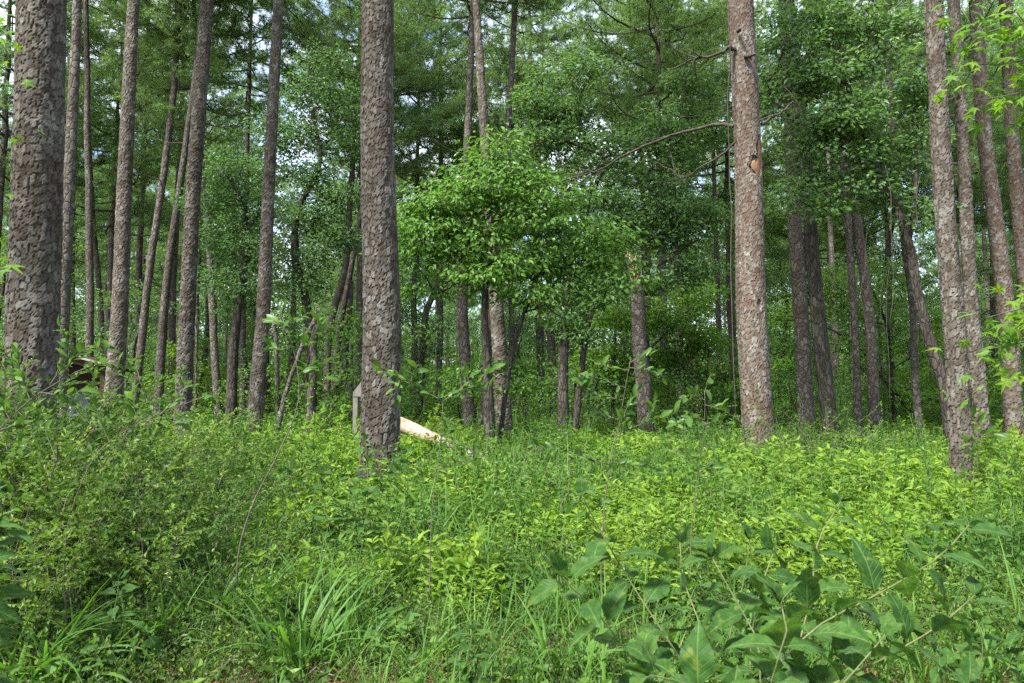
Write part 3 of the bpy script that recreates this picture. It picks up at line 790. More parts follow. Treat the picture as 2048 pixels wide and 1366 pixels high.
# wounds, stubs and limbs of the orange-wounded pine
def wound_patch():
    Yf = 13.0 - 0.27
    o = [(1511, 286), (1518, 287), (1523, 300), (1525, 325), (1522, 346), (1514, 357), (1503, 352), (1496, 344), (1491, 332), (1500, 328), (1509, 322), (1508, 305)]
    root = bpy.data.objects['pine_tree.002']
    base = np.array(root.location)
    cx = at(1497, 320, 13.0)
    rad = 0.219
    pts = []
    for px, py in o:
        p = at(px, py, 13.0)
        dx = np.clip((p[0] - cx[0]) / rad, -0.97, 0.97)
        pts.append((dx, p[2]))
    pts = np.array(pts)
    c = pts.mean(0)
    mb = MB()
    rings = []
    for f in (1.0, 0.75, 0.5, 0.25, 0.02):
        q = c + (pts - c) * f
        a = np.arcsin(q[:, 0])
        rr = rad - 0.006 + 0.004 * rng.normal(size=len(q))
        rings.append(np.stack([cx[0] + rr * np.sin(a), cx[1] - rr * np.cos(a), q[:, 1]], 1))
    V = np.concatenate(rings) - base; n = len(o)
    i = np.arange(4)[:, None] * n; j = np.arange(n)[None]; k = (j + 1) % n
    mb.add(V, np.stack([i + j, i + k, i + n + k, i + n + j], -1).reshape(-1, 4))
    m = plain_mat('bare_orange_wood', (0.12, 0.062, 0.03), (0.21, 0.13, 0.075), 22, stretch=(1, 1, 0.6), bump=0.8)
    tag(mb.build('bare_wound', m, root, smooth=True), 'orange bare wood where the bark has come off')
    # broken stubs high up and long dead limbs
    def limb(name, pix, Y0, Y1, r0, r1, tw=0):
        Pp = np.array([at(x, y, Y0 + (Y1 - Y0) * k / (len(pix) - 1)) for k, (x, y) in enumerate(pix)])
        S = spline(Pp, 14) + rng.normal(0, 0.008, (14, 3))
        mbl = MB()
        tube(mbl, S - base, np.linspace(r0, r1, 14), 7)
        for q in range(tw):
            p = S[rng.integers(5, 14)] - base
            d = norm(S[-1] - S[0] + rng.normal(0, 1.2, 3)) * rng.uniform(0.3, 0.9)
            kk = np.linspace(0, 1, 5)[:, None]
            tube(mbl, p + kk * d + np.cumsum(rng.normal(0, 0.02, (5, 3)), 0), 0.012 * (1.2 - kk[:, 0]), 4)
        return mbl.build(name, M['limb'], root, smooth=True)
    limb('limb', [(1468, 252), (1440, 247), (1400, 257), (1340, 272), (1270, 300), (1190, 343), (1140, 356)], 13.0, 14.5, 0.032, 0.012, 9)
    limb('limb', [(1470, 285), (1440, 312), (1400, 335), (1372, 352), (1348, 350)], 13.0, 13.8, 0.022, 0.008, 5)
    limb('limb', [(1522, 250), (1545, 235), (1568, 220), (1590, 200)], 13.0, 12.8, 0.028, 0.008, 3)
    limb('limb', [(1465, 92), (1430, 110), (1390, 118), (1340, 140)], 13.0, 13.6, 0.03, 0.012, 6)
    limb('stub', [(1470, 98), (1455, 96), (1447, 104)], 12.85, 12.7, 0.04, 0.018)
    limb('stub', [(1490, 113), (1500, 112), (1510, 108)], 12.75, 12.6, 0.045, 0.02)
    limb('stub', [(1476, 62), (1478, 60), (1480, 58)], 12.75, 12.62, 0.035, 0.02)
    limb('vine', [(1462, 70), (1457, 200), (1459, 330), (1463, 450), (1462, 560), (1466, 700), (1472, 850)], 12.75, 12.75, 0.008, 0.008)


wound_patch()

# broken snag with a pale torn patch
def snag():
    root, Pf, base = thin_pine('broken-topped dark snag with torn pale wood near its top', [(1294, 872), (1288, 760), (1283, 690), (1276, 600), (1266, 520)], (32, 27), 17.5, 5.2, seed=50, name='snag', cat='dead tree', broken=True)
    mb = MB()
    r = np.random.default_rng(51)
    top = Pf[-1, :3] - base
    for k in range(9):                                   # splinters
        a = k / 9 * TAU; p = top + np.array([math.cos(a), math.sin(a), 0]) * 0.10 - [0, 0, 0.2]
        tube(mb, np.array([p, p + [r.normal(0, .02), r.normal(0, .02), r.uniform(0.2, 0.55)]]), np.array([0.035, 0.006]), 4)
    w = at(1267, 545, 17.5) - base
    for k in range(5):                                   # torn face
        x = (k - 2) * 0.035
        tube(mb, np.array([w + [x, -0.155 + abs(x) * .5, -0.38 + r.uniform(0, .1)], w + [x * 0.9, -0.15 + abs(x) * .5, 0], w + [x * 0.6 - .02, -0.13, 0.28]]), np.array([0.012, 0.03, 0.02]), 5)
    mb.build('torn_wood', plain_mat('torn_pale_wood', (0.30, 0.17, 0.09), (0.50, 0.36, 0.24), 18, stretch=(1, 1, 0.2)), root)


snag()

# fallen bare log, leaning down to the ground behind the big brown pine
def fallen_log():
    Y = 12.5
    A, B = at(735, 824, Y + .5), at(975, 925, Y - 0.6)
    B = A + (B - A) * 1.4
    root = thing('fallen_log', (B[0], B[1], float(gz(B[0], B[1]))), 'pale fallen log stripped of its bark, sloping down into the herbs', 'log')
    b = np.array(root.location)
    n = 60
    k = np.linspace(0, 1, n)
    P = A + (B - A) * k[:, None] + np.stack([0 * k, 0 * k, 0.02 * np.sin(k * 7)], 1)
    mb = MB(); r = np.random.default_rng(60)
    tube(mb, P[:31] - b, 0.112 + 0.006 * np.sin(k[:31] * 9) + r.normal(0, 0.0015, 31), 20)
    m, ns, ls = new_mat('debarked_wood')
    tc = node(ns, 'ShaderNodeTexCoord')
    no = node(ns, 'ShaderNodeTexNoise'); no.inputs['Scale'].default_value = 3.5; no.inputs['Detail'].default_value = 7; no.inputs['Roughness'].default_value = 0.7
    n2 = node(ns, 'ShaderNodeTexNoise'); n2.inputs['Scale'].default_value = 26; n2.inputs['Detail'].default_value = 5
    ls.new(tc.outputs['Object'], no.inputs['Vector']); ls.new(tc.outputs['Object'], n2.inputs['Vector'])
    rp = node(ns, 'ShaderNodeValToRGB')
    e = rp.color_ramp.elements
    e[0].position, e[1].position = 0.40, 0.66
    e[0].color = (0.17, 0.085, 0.045, 1); e[1].color = (0.36, 0.315, 0.27, 1)
    x = e.new(0.47); x.color = (0.30, 0.215, 0.145, 1)
    ls.new(no.outputs['Fac'], rp.inputs['Fac'])
    mr = node(ns, 'ShaderNodeMapRange'); mr.inputs['From Min'].default_value = 0.35; mr.inputs['From Max'].default_value = 0.65; mr.inputs['To Min'].default_value = 0.6; mr.inputs['To Max'].default_value = 1.2
    ls.new(n2.outputs['Fac'], mr.inputs['Value'])
    mm = node(ns, 'ShaderNodeMixRGB', blend_type='MULTIPLY'); mm.inputs['Fac'].default_value = 1
    ls.new(rp.outputs[0], mm.inputs['Color1']); ls.new(mr.outputs[0], mm.inputs['Color2'])
    pb = node(ns, 'ShaderNodeBsdfPrincipled'); pb.inputs['Roughness'].default_value = 0.75
    bp = node(ns, 'ShaderNodeBump'); bp.inputs['Strength'].default_value = 0.6; bp.inputs['Distance'].default_value = 0.02; ls.new(n2.outputs['Fac'], bp.inputs['Height']); ls.new(bp.outputs[0], pb.inputs['Normal'])
    ls.new(mm.outputs[0], pb.inputs['Base Color'])
    out = node(ns, 'ShaderNodeOutputMaterial'); ls.new(pb.outputs[0], out.inputs['Surface'])
    mb.build('bare_trunk', m, root, smooth=True)
    mb2 = MB()
    Q = P[29:] - b
    cr, ce = bark_surface(mb2, Q[:, [2, 1, 0]] * [1, 1, 1], np.full(len(Q), 0.114), 0.055, 0.08, 0.02, r, 0.016)
    mb2.v[0] = mb2.v[0][:, [2, 1, 0]]
    mb2.q[0] = mb2.q[0][:, ::-1]
    mb2.build('bark', bark_mat('weathered_log_bark', [(0.10, 0.09, 0.08), (0.20, 0.19, 0.175), (0.28, 0.27, 0.25)], (0.05, 0.04, 0.034), attr=True), root, extra={'crack': cr, 'cell': ce})


fallen_log()


def box(mb, lo, hi, m=0, R=None, o=None):
    lo, hi = np.array(lo, float), np.array(hi, float)
    V = np.array([[x, y, z] for z in (lo[2], hi[2]) for x, y in ((lo[0], lo[1]), (hi[0], lo[1]), (hi[0], hi[1]), (lo[0], hi[1]))])
    if R is not None:
        V = V @ np.array(R).T
    if o is not None:
        V = V + o
    mb.add(V, [[0, 3, 2, 1], [4, 5, 6, 7], [0, 1, 5, 4], [1, 2, 6, 5], [2, 3, 7, 6], [3, 0, 4, 7]], m=m)


# grey wooden board with a pointed top, partly hidden by the brown pine
def kiosk():
    Y = 15.0
    c = at(729, 830, Y); g = float(gz(c[0], Y))
    root = thing('notice_frame', (c[0], Y, g), 'weathered grey wooden frame with a pointed top half behind the brown pine', 'wooden frame')
    m = plain_mat('weathered_grey_wood', (0.11, 0.098, 0.085), (0.20, 0.185, 0.165), 14, stretch=(4, 4, 0.5))
    def zz(py):
        return at(720, py, Y)[2] - g
    xl = at(707, 800, Y)[0] - c[0]; xr = -xl
    t = px_w(9, Y)
    for s in (xl, xr - t):
        mb = MB(); box(mb, (s, -0.05, 0), (s + t, 0.05, zz(788))); mb.build('post', m, root)
    mb = MB()
    H0, H1 = zz(793), zz(766)
    V = [(xl, -0.06, H0), (xr, -0.06, H0), (xr, -0.06, zz(785)), (0.03, -0.06, H1 + .06), (-0.03, -0.06, H1 + .06), (xl, -0.06, zz(785))]
    V = np.array(V + [(a, 0.06, b) for a, _, b in V])
    mb.add(V, [[0, 1, 2, 5], [2, 3, 4, 5], [6, 11, 8, 7], [8, 11, 10, 9]] + [[i, 6 + i, 6 + (i + 1) % 6, (i + 1) % 6] for i in range(6)])
    mb.build('gable_board', m, root)
    mb = MB(); box(mb, (xl + t, -0.02, 0.25), (xr - t, 0.02, 0.42)); mb.build('cross_rail', m, root)


kiosk()


# picnic shelter with a dark low roof and a pale tarpaulin beneath, far behind the thicket
def shelter():
    Y = 20.0
    c = at(185, 760, Y); g = float(gz(c[0], Y))
    root = thing('shelter', (c[0], Y, g), 'dark-roofed open shelter glimpsed beyond the holly thicket', 'shelter')
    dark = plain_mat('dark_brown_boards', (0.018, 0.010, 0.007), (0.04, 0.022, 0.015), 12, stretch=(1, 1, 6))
    pale = plain_mat('grey_roofing', (0.20, 0.185, 0.165), (0.30, 0.28, 0.26), 9)
    zl, zr = at(128, 706, Y)[2] - g, at(262, 739, Y)[2] - g
    x0, x1 = at(20, 700, Y)[0] - c[0], at(262, 739, Y)[0] - c[0] - 0.25
    zl0 = zl + (zl - zr) * (128 - 20) / 134
    def slab(name, mat, dz0, dz1, y0, y1, xa=x0, xb=x1):
        mb = MB()
        f = lambda x: zl0 + (zr - zl0) * (x - x0) / (x1 - x0)
        V = [(x, y, f(x) + dz) for dz in (dz0, dz1) for x, y in ((xa, y0), (xb, y0), (xb, y1), (xa, y1))]
        mb.add(V, [[0, 3, 2, 1], [4, 5, 6, 7], [0, 1, 5, 4], [1, 2, 6, 5], [2, 3, 7, 6], [3, 0, 4, 7]])
        return mb.build(name, mat, root)
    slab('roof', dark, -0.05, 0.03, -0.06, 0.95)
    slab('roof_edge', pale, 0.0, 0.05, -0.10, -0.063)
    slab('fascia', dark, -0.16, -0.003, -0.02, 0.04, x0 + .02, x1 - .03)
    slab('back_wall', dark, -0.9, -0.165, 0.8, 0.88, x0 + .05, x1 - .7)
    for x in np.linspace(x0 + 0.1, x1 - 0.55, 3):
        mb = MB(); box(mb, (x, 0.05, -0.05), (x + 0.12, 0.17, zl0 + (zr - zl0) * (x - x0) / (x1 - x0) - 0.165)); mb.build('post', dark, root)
    # camper parked inside: pale side with a blue stripe
    c2 = at(141, 770, Y + 1.2)
    cg = thing('camper', (c2[0], c2[1], g), 'pale vehicle side with a blue band under the dark shelter roof', 'vehicle')
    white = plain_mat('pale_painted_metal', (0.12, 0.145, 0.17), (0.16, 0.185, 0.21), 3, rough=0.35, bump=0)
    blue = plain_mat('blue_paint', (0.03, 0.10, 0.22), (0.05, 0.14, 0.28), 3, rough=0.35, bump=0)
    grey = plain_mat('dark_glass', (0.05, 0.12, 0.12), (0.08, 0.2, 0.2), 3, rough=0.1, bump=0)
    z = lambda py: at(141, py, Y + 1.2)[2] - g
    mb = MB()
    prof = [(-1.6, 0.35), (0.55, 0.35), (0.62, 0.7), (0.35, z(762)), (0.22, z(752)), (-1.6, z(752))]
    n = len(prof)
    V = np.array([(x, y, zz_) for y in (0, 1.4) for x, zz_ in prof])
    mb.add(V, [[0, 1, 2, 3], [0, 3, 4, 5], [6, 9, 8, 7], [6, 11, 10, 9]] + [[i, (i + 1) % n, n + (i + 1) % n, n + i] for i in range(n)])
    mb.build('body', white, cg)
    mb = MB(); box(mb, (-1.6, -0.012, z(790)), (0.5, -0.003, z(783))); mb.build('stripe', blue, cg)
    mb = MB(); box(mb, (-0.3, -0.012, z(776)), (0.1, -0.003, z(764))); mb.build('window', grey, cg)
    for x in (-1.1, 0.2):
        mb = MB()
        a = np.linspace(0, 1, 5)
        tube(mb, np.stack([0 * a + x, -0.03 + a * 0.2, 0 * a + 0.3], 1), 0.3, 20)
        mb.build('wheel', dark, cg)


shelter()

# ------------------------------------------------------------------ the broadleaf trees one can tell apart
r_ = np.random.default_rng(77)


def tp(pix, Y, w0, w1, dY=0.0):
    P = world_path(pix, Y, None, dY)
    return P, np.linspace(px_w(w0, Y) / 2 * 1.15, px_w(w1, Y) / 2, len(P))


# dogwood: a layered cone of bright leaves on two dark stems
spots = [(998, 305, 42, 9), (1010, 350, 70, 14), (930, 385, 60, 10), (1080, 375, 50, 9), (850, 405, 45, 8), (1000, 420, 100, 22), (880, 450, 70, 14), (1120, 450, 80, 15), (1190, 500, 60, 12),
         (840, 500, 55, 11), (960, 500, 110, 24), (1080, 530, 100, 20), (1200, 560, 60, 9), (900, 560, 80, 12), (830, 470, 40, 6), (1010, 580, 70, 9), (1120, 600, 60, 6), (1000, 720, 55, 6, .6), (955, 770, 45, 4, .6), (1030, 790, 40, 4, .6), (1215, 500, 50, 8), (1170, 470, 60, 8), (840, 440, 55, 8), (900, 410, 45, 6)]
broadleaf('bright layered dogwood in the middle of the wood, cone-shaped and thick with leaves',
          [tp([(979, 865), (975, 740), (968, 620), (985, 480), (1000, 330)], 14.5, 24, 5), tp([(1002, 860), (1030, 690), (1060, 600), (1085, 520)], 14.8, 11, 5)],
          pix_clumps(r_, [(a, b, c * 1.12, max(2, int(d * 0.72)), *e) for a, b, c, d, *e in spots], 14.5), 0.1, 'dogwood', 'dogwood_tree', 'tree', seed=71, n=66, rad=0.66, flat=0.18, L=0.12, W=0.064, up=1.3, droop=0.5, six=True, twigs=3)

# oak behind the dogwood, dark and wide, with two stems
spots = [(1130, 190, 90, 20), (1230, 300, 90, 20), (1100, 280, 70, 12), (1290, 400, 90, 20), (1190, 400, 70, 14), (1330, 330, 60, 10), (1240, 480, 70, 12), (1350, 480, 60, 10), (1180, 140, 60, 8),
         (1060, 220, 50, 8), (1310, 560, 40, 6), (1220, 580, 60, 8), (1150, 640, 60, 6), (1110, 600, 50, 6)]
broadleaf('dark wide oak with two mossy stems behind the dogwood',
          [tp([(1128, 868), (1127, 740), (1132, 640), (1140, 540), (1175, 430), (1215, 330)], 18.0, 24, 8), tp([(1148, 866), (1160, 740), (1172, 640), (1215, 520), (1255, 440)], 18.1, 15, 8)],
          pix_clumps(r_, spots + [(1400, 420, 60, 9), (1425, 260, 55, 9), (1385, 170, 55, 8), (1330, 240, 60, 10), (1390, 540, 45, 6)], 18.0), 0.2, 'oak', seed=72, n=85, rad=0.52, flat=0.42, L=0.12, W=0.068, wig=0.25)

# the big oak of the shaded side, curved stem hung with vines
spots = [(1620, 60, 90, 22), (1720, 40, 80, 18), (1800, 80, 70, 14), (1590, 150, 80, 18), (1690, 150, 100, 24), (1790, 180, 80, 18), (1640, 260, 90, 22), (1740, 270, 100, 24), (1820, 290, 60, 10), (1560, 240, 50, 8),
         (1600, 340, 70, 14), (1700, 350, 90, 18), (1790, 370, 70, 12), (1650, 420, 60, 8), (1830, 420, 50, 7), (1560, 400, 40, 6), (1560, 60, 50, 8), (1850, 200, 30, 4)]
broadleaf('large curved oak over the shaded gap, its stem bending beside the slender tan pine',
          [tp([(1902, 860), (1888, 770), (1862, 690), (1838, 600), (1815, 490), (1785, 400), (1740, 300), (1690, 150)], 15.5, 26, 10), tp([(1815, 490), (1830, 400), (1825, 300)], 15.5, 12, 6), tp([(1770, 380), (1700, 300), (1620, 240)], 15.5, 13, 6)],
          pix_clumps(r_, [(a, b, c, max(3, int(d * 0.62))) for a, b, c, d in spots], 15.5), 0.2, 'oak', seed=73, n=82, rad=0.5, flat=0.42, L=0.12, W=0.07, wig=0.25)

# dark crooked oaks of the other side
spots = [(480, 370, 60, 12), (450, 330, 40, 6), (520, 420, 40, 6), (610, 200, 70, 14), (600, 290, 70, 14), (640, 370, 60, 12), (580, 430, 60, 10), (650, 460, 50, 8), (440, 480, 60, 10), (470, 580, 60, 10),
         (600, 560, 60, 8), (630, 520, 40, 6), (690, 400, 40, 6), (700, 300, 40, 6), (560, 340, 50, 8)]
broadleaf('crooked dark oak between the pale scaly pine and the deeply ridged one',
          [tp([(463, 800), (466, 690), (478, 580), (485, 470), (476, 400), (440, 340)], 21.0, 22, 7), tp([(485, 470), (520, 420), (530, 330)], 21.0, 9, 5)],
          pix_clumps(r_, spots[:3] + spots[8:10] + [(500, 500, 50, 8), (420, 560, 40, 6), (410, 400, 40, 5)], 21.0), 0.2, 'oak', seed=74, n=105, rad=0.55, L=0.10, W=0.06, wig=0.25)
broadleaf('tall twisted oak filling the space beside the big brown pine',
          [tp([(622, 800), (624, 700), (612, 600), (590, 500), (600, 420), (640, 330), (620, 220)], 22.0, 22, 6), tp([(700, 790), (690, 700), (700, 640), (706, 560)], 22.5, 14, 8)],
          pix_clumps(r_, spots[3:8] + spots[10:] + [(680, 200, 60, 10), (560, 250, 50, 8), (640, 130, 50, 8), (690, 480, 40, 6)], 22.0), 0.2, 'oak', seed=75, n=105, rad=0.6, L=0.105, W=0.063, wig=0.25)
spots = [(845, 560, 50, 6), (870, 640, 40, 5), (860, 700, 30, 4), (820, 620, 30, 4)]
broadleaf('small forked oak leaning between the brown pine and the dogwood',
          [tp([(838, 795), (844, 700), (850, 620), (872, 560), (880, 500)], 24.0, 18, 8)],
          pix_clumps(r_, spots, 24.0), 0.1, 'oak', seed=76, n=100, rad=0.6, L=0.1, W=0.06)
# bright understory trees in the gap beside the snag
spots = [(1230, 640, 40, 8), (1260, 720, 40, 8), (1210, 720, 40, 8), (1330, 640, 50, 9), (1340, 720, 40, 7), (1390, 600, 50, 8), (1400, 680, 40, 7), (1240, 780, 40, 6)]
broadleaf('yellow-green young gum tree glowing behind the broken snag',
          [tp([(1225, 845), (1228, 760), (1232, 660), (1236, 600)], 21.0, 9, 3), tp([(1228, 780), (1300, 700), (1380, 620)], 21.0, 6, 3)],
          pix_clumps(r_, spots, 21.0), 0.1, 'gum', 'gum_tree', seed=78, n=80, rad=0.6, L=0.11, W=0.09, up=1.5)
spots = [(1690, 620, 60, 9), (1760, 600, 60, 9), (1800, 690, 50, 8), (1720, 710, 50, 8), (1650, 560, 50, 6), (1790, 540, 50, 6), (1600, 700, 40, 6), (1560, 640, 40, 6), (1880, 640, 40, 6), (1780, 770, 40, 6)]
broadleaf('leafy green understory tree among the slim trunks of the shaded gap',
          [tp([(1790, 860), (1785, 760), (1775, 660), (1740, 580)], 21.5, 10, 4), tp([(1785, 780), (1700, 680), (1620, 640)], 21.5, 6, 3)],
          pix_clumps(r_, spots, 21.5), 0.1, 'dogwood', 'gum_tree', seed=79, n=80, rad=0.6, L=0.1, W=0.075, up=1.4)

# ------------------------------------------------------------------ the wood behind: pines, broadleaf trees and saplings, alike ones sharing their meshes
def proto_pine(k, r):
    """A whole background pine at the origin, 17 to 22 m tall: its trunk with dead limbs below and its crown."""
    H = (19, 17, 21, 16, 22)[k]; Hc = (10, 9, 11, 8, 12)[k]
    mb = MB()
    z = np.linspace(-0.2, H, 24)
    lean = np.stack([np.cumsum(r.normal(0, 0.035, 24)), np.cumsum(r.normal(0, 0.035, 24)), z], 1)
    lean[:, :2] *= np.clip(z / 6, 0, 1)[:, None]
    R = np.interp(z, [0, 1, H - Hc, H], [0.2, 0.165, 0.11, 0.03])
    tube(mb, lean, R, 10)
    for _ in range(7):
        zz = r.uniform(0.35, 0.7) * H
        p = np.array([np.interp(zz, z, lean[:, c]) for c in range(3)]); a = r.random() * TAU
        ln = r.uniform(0.6, 2.2); kk = np.linspace(0, 1, 6)
        tube(mb, p + kk[:, None] * ln * np.array([math.cos(a), math.sin(a), r.uniform(-0.2, 0.3)]) + np.cumsum(r.normal(0, 0.05, (6, 3)), 0) * kk[:, None], 0.022 * (1.1 - kk), 4)
    t = link('pine_tree', None)
    tag(t, 'slim pine of the far wood, one of many standing behind the nearer trunks', 'pine tree', 'pines of the far wood')
    link('trunk', mb.mesh('trunk', [M['bark_far']], True), t)
    c = link('crown', CROWNS[k], t, (lean[14, 0], lean[14, 1], H - Hc * 0.97))
    return t


def proto_broad(r, H, spread, nc, leafmat, label, cat, group, name, n, L, W, rad, z0=0.3, up=1.2, stems=1, w0=None):
    trunks = []
    for s in range(stems):
        a = r.random() * TAU
        zz = np.linspace(0, H * 0.8, 8)
        off = np.stack([np.cumsum(r.normal(0, 0.12, 8)), np.cumsum(r.normal(0, 0.12, 8))], 1) * np.clip(zz / 3, 0, 1)[:, None] + np.outer(zz, [math.cos(a), math.sin(a)]) * 0.12 * (stems > 1)
        w = w0 or 0.018 * H
        trunks.append((np.column_stack([off, zz]), np.linspace(w, w * 0.3, 8) / (1 + 0.4 * s)))
    f = r.random(nc)
    z = H * (z0 + (1 - z0) * f)
    env = spread * np.sqrt(np.clip(1 - (2 * f - 0.85)**2 / 1.5, 0.05, 1)) * np.sqrt(r.random(nc))
    a = r.random(nc) * TAU
    cl = np.stack([np.cos(a) * env, np.sin(a) * env, z], 1)
    base = np.zeros(3)
    t = link(name, None)
    tag(t, label, cat, group)
    return broadleaf(None, trunks, cl, 0.1, leafmat, seed=int(r.integers(1e6)), n=n, rad=rad, L=L, W=W, up=up, base=base, root=t, twigs=2, bark='bark_oak', seg=6)


def scatter_pts(r, n, y0, y1, gap, avoid=(), xmargin=3.0, power=1.0):
    pts = []
    tries = 0
    while len(pts) < n and tries < n * 60:
        tries += 1
        y = y0 + (y1 - y0) * r.random()**power
        x = r.uniform(-1, 1) * (0.643 * y + xmargin)
        g = gap * (0.6 + y / 60)
        if all((x - a)**2 + (y - b)**2 > g * g for a, b in pts) and all((x - a)**2 + (y - b)**2 > q * q for a, b, q in avoid):
            pts.append((x, y))
    return pts


rb = np.random.default_rng(500)
placed = [(o.location.x, o.location.y, 1.2) for o in col.objects if o.parent is None and o.type == 'EMPTY']
protos = [proto_pine(k, rb) for k in range(5)]
for i, (x, y) in enumerate(scatter_pts(rb, 92, 26, 100, 2.9, placed, 4.0, 1.2)):
    k = i % 5
    loc = (x, y, float(gz(x, y)))
    if i < 5:
        o = protos[k]; o.location = loc; o.rotation_euler = (0, 0, rb.random() * TAU)
    else:
        copy_thing(protos[k], loc, rb.random() * TAU, rb.uniform(0.8, 1.12))
bp = [proto_broad(np.random.default_rng(600 + i), *a) for i, a in enumerate((
    (10.0, 3.2, 62, 'oak', 'dark leafy oak of the far wood, filling the space between pine trunks', 'tree', 'oaks of the far wood', 'oak_tree', 75, 0.13, 0.085, 0.62, 0.28),
    (8.0, 2.8, 50, 'oak', 'dark leafy oak of the far wood, filling the space between pine trunks', 'tree', 'oaks of the far wood', 'oak_tree', 75, 0.13, 0.085, 0.6, 0.25),
    (12.0, 3.4, 70, 'oak', 'dark leafy oak of the far wood, filling the space between pine trunks', 'tree', 'oaks of the far wood', 'oak_tree', 75, 0.13, 0.085, 0.66, 0.3)))]
for i, (x, y) in enumerate(scatter_pts(rb, 48, 27, 90, 3.6, placed, 4.0, 1.1) + scatter_pts(rb, 60, 84, 128, 1.5, (), 4.0, 1.0)):
    k = i % 3
    loc = (x, y, float(gz(x, y)))
    if i < 3:
        bp[k].location = loc
    else:
        copy_thing(bp[k], loc, rb.random() * TAU, rb.uniform(0.75, 1.2))
up_ = [proto_broad(np.random.default_rng(650 + i), *a) for i, a in enumerate((
    (4.2, 1.5, 24, 'dogwood', 'low leafy young tree under the far trunks', 'tree', 'young trees under the far wood', 'young_tree', 60, 0.11, 0.075, 0.5, 0.12, 1.3),
    (3.2, 1.3, 20, 'gum', 'low leafy young tree under the far trunks', 'tree', 'young trees under the far wood', 'young_tree', 60, 0.11, 0.08, 0.45, 0.1, 1.3),
    (5.2, 1.6, 28, 'oak', 'low leafy young tree under the far trunks', 'tree', 'young trees under the far wood', 'young_tree', 60, 0.11, 0.075, 0.5, 0.15, 1.2)))]
for i, (x, y) in enumerate(scatter_pts(rb, 135, 20, 75, 1.5, placed, 3.0, 1.25) + scatter_pts(rb, 150, 68, 122, 0.9, (), 3.0, 1.0)):
    k = i % 3
    loc = (x, y, float(gz(x, y)))
    if i < 3:
        up_[k].location = loc
    else:
        copy_thing(up_[k], loc, rb.random() * TAU, rb.uniform(0.6, 1.15) * (2.0 if y > 68 else 1))

bush = [proto_broad(np.random.default_rng(680 + i), *a) for i, a in enumerate((
    (2.3, 1.2, 20, 'dogwood', 'low bush', 'bush', 'low bushes under the far wood', 'leafy_bush', 55, 0.10, 0.06, 0.42, 0.1, 1.0, 3, 0.02),
    (1.8, 1.0, 16, 'herb_dark', 'low bush', 'bush', 'low bushes under the far wood', 'leafy_bush', 55, 0.10, 0.06, 0.4, 0.1, 1.0, 3, 0.02)))]
for i, (x, y) in enumerate(scatter_pts(rb, 130, 19, 55, 1.2, placed, 3.0, 1.2)):
    k = i % 2
    loc = (x, y, float(gz(x, y)))
    if i < 2:
        bush[k].location = loc
    else:
        copy_thing(bush[k], loc, rb.random() * TAU, rb.uniform(0.6, 1.35))

# ------------------------------------------------------------------ low growth nobody could count: patches set out over the ground
def patch_herb(r, n_st=26, hgt=0.62, rad=0.45, L=0.105, W=0.040, pairs=7):
    mb = MB()
    a = r.random(n_st) * TAU; q = np.sqrt(r.random(n_st)) * rad
    P, D, N, Ls, tint = [], [], [], [], []
    for i in range(n_st):
        b = np.array([math.cos(a[i]) * q[i], math.sin(a[i]) * q[i], -0.03])
        h = hgt * r.uniform(0.45, 1.1)
        ln = r.normal(0, 0.16, 2)
        top = b + np.array([ln[0] * h, ln[1] * h, h])
        tube(mb, np.array([b, (b + top) / 2 + [0, 0, 0.03], top]), 0.0028, 3, 1, tip=False)
        t0 = r.normal(0.5, 0.15)
        for k in range(pairs):
            f = 0.25 + 0.75 * (k + 0.6) / pairs
            p = b + (top - b) * f
            az = k * 1.57 + r.normal(0, 0.3) + i
            for s in (0, math.pi):
                e = r.uniform(0.1, 0.7) + (0.5 if k == pairs - 1 else 0)
                P.append(p); D.append([math.cos(az + s), math.sin(az + s), e * 0.6]); N.append([-math.cos(az + s) * 0.5, -math.sin(az + s) * 0.5, 0.8])
                Ls.append(L * (1.1 - 0.5 * abs(f - 0.55)) * r.uniform(0.7, 1.1)); tint.append(np.clip(t0 + 0.28 * (f - 0.6) + r.normal(0, 0.12), 0, 1))
    Ls = np.array(Ls)
    leaves(mb, np.array(P), np.array(D) + r.normal(0, 0.3, (len(P), 3)), np.array(N) + r.normal(0, 0.5, (len(P), 3)), Ls, Ls * W / L, np.array(tint), 0, six=True)
    return mb


def patch_forb(r, n_st=16, hgt=0.85, rad=0.4):
    """Thin upright weeds with narrow leaves, and a few dry grey stalks among them."""
    mb = MB()
    for i in range(n_st):
        a, q = r.random() * TAU, math.sqrt(r.random()) * rad
        b = np.array([math.cos(a) * q, math.sin(a) * q, -0.03]); h = hgt * r.uniform(0.4, 1.1)
        top = b + np.array([r.normal(0, 0.14) * h, r.normal(0, 0.14) * h, h])
        dry = i % 8 == 3
        k = np.linspace(0, 1, 4)[:, None]
        C = b + (top - b) * k + np.sin(k * 3.1) * r.normal(0, 0.03, 3)
        tube(mb, C, 0.0026, 3, 2 if dry else 1, tip=False)
        if dry:
            for _ in range(4):
                p0 = C[r.integers(1, 4)]; d = rand_dir(1, 0.6, r)[0]
                tube(mb, np.array([p0, p0 + d * r.uniform(0.08, 0.22)]), 0.0016, 3, 2, tip=False)
            continue
        n = 22
        f = r.uniform(0.2, 1.0, n)[:, None]
        P = b + (top - b) * f
        D = rand_dir(n, 0.35, r)
        leaves(mb, P, D, rand_dir(n, 0.7, r), 0.085 * r.uniform(0.6, 1.2, n) * (1.15 - 0.5 * f[:, 0]), 0.026, np.clip(r.normal(0.45, 0.15) + r.normal(0, 0.12, n), 0, 1), 0)
    return mb


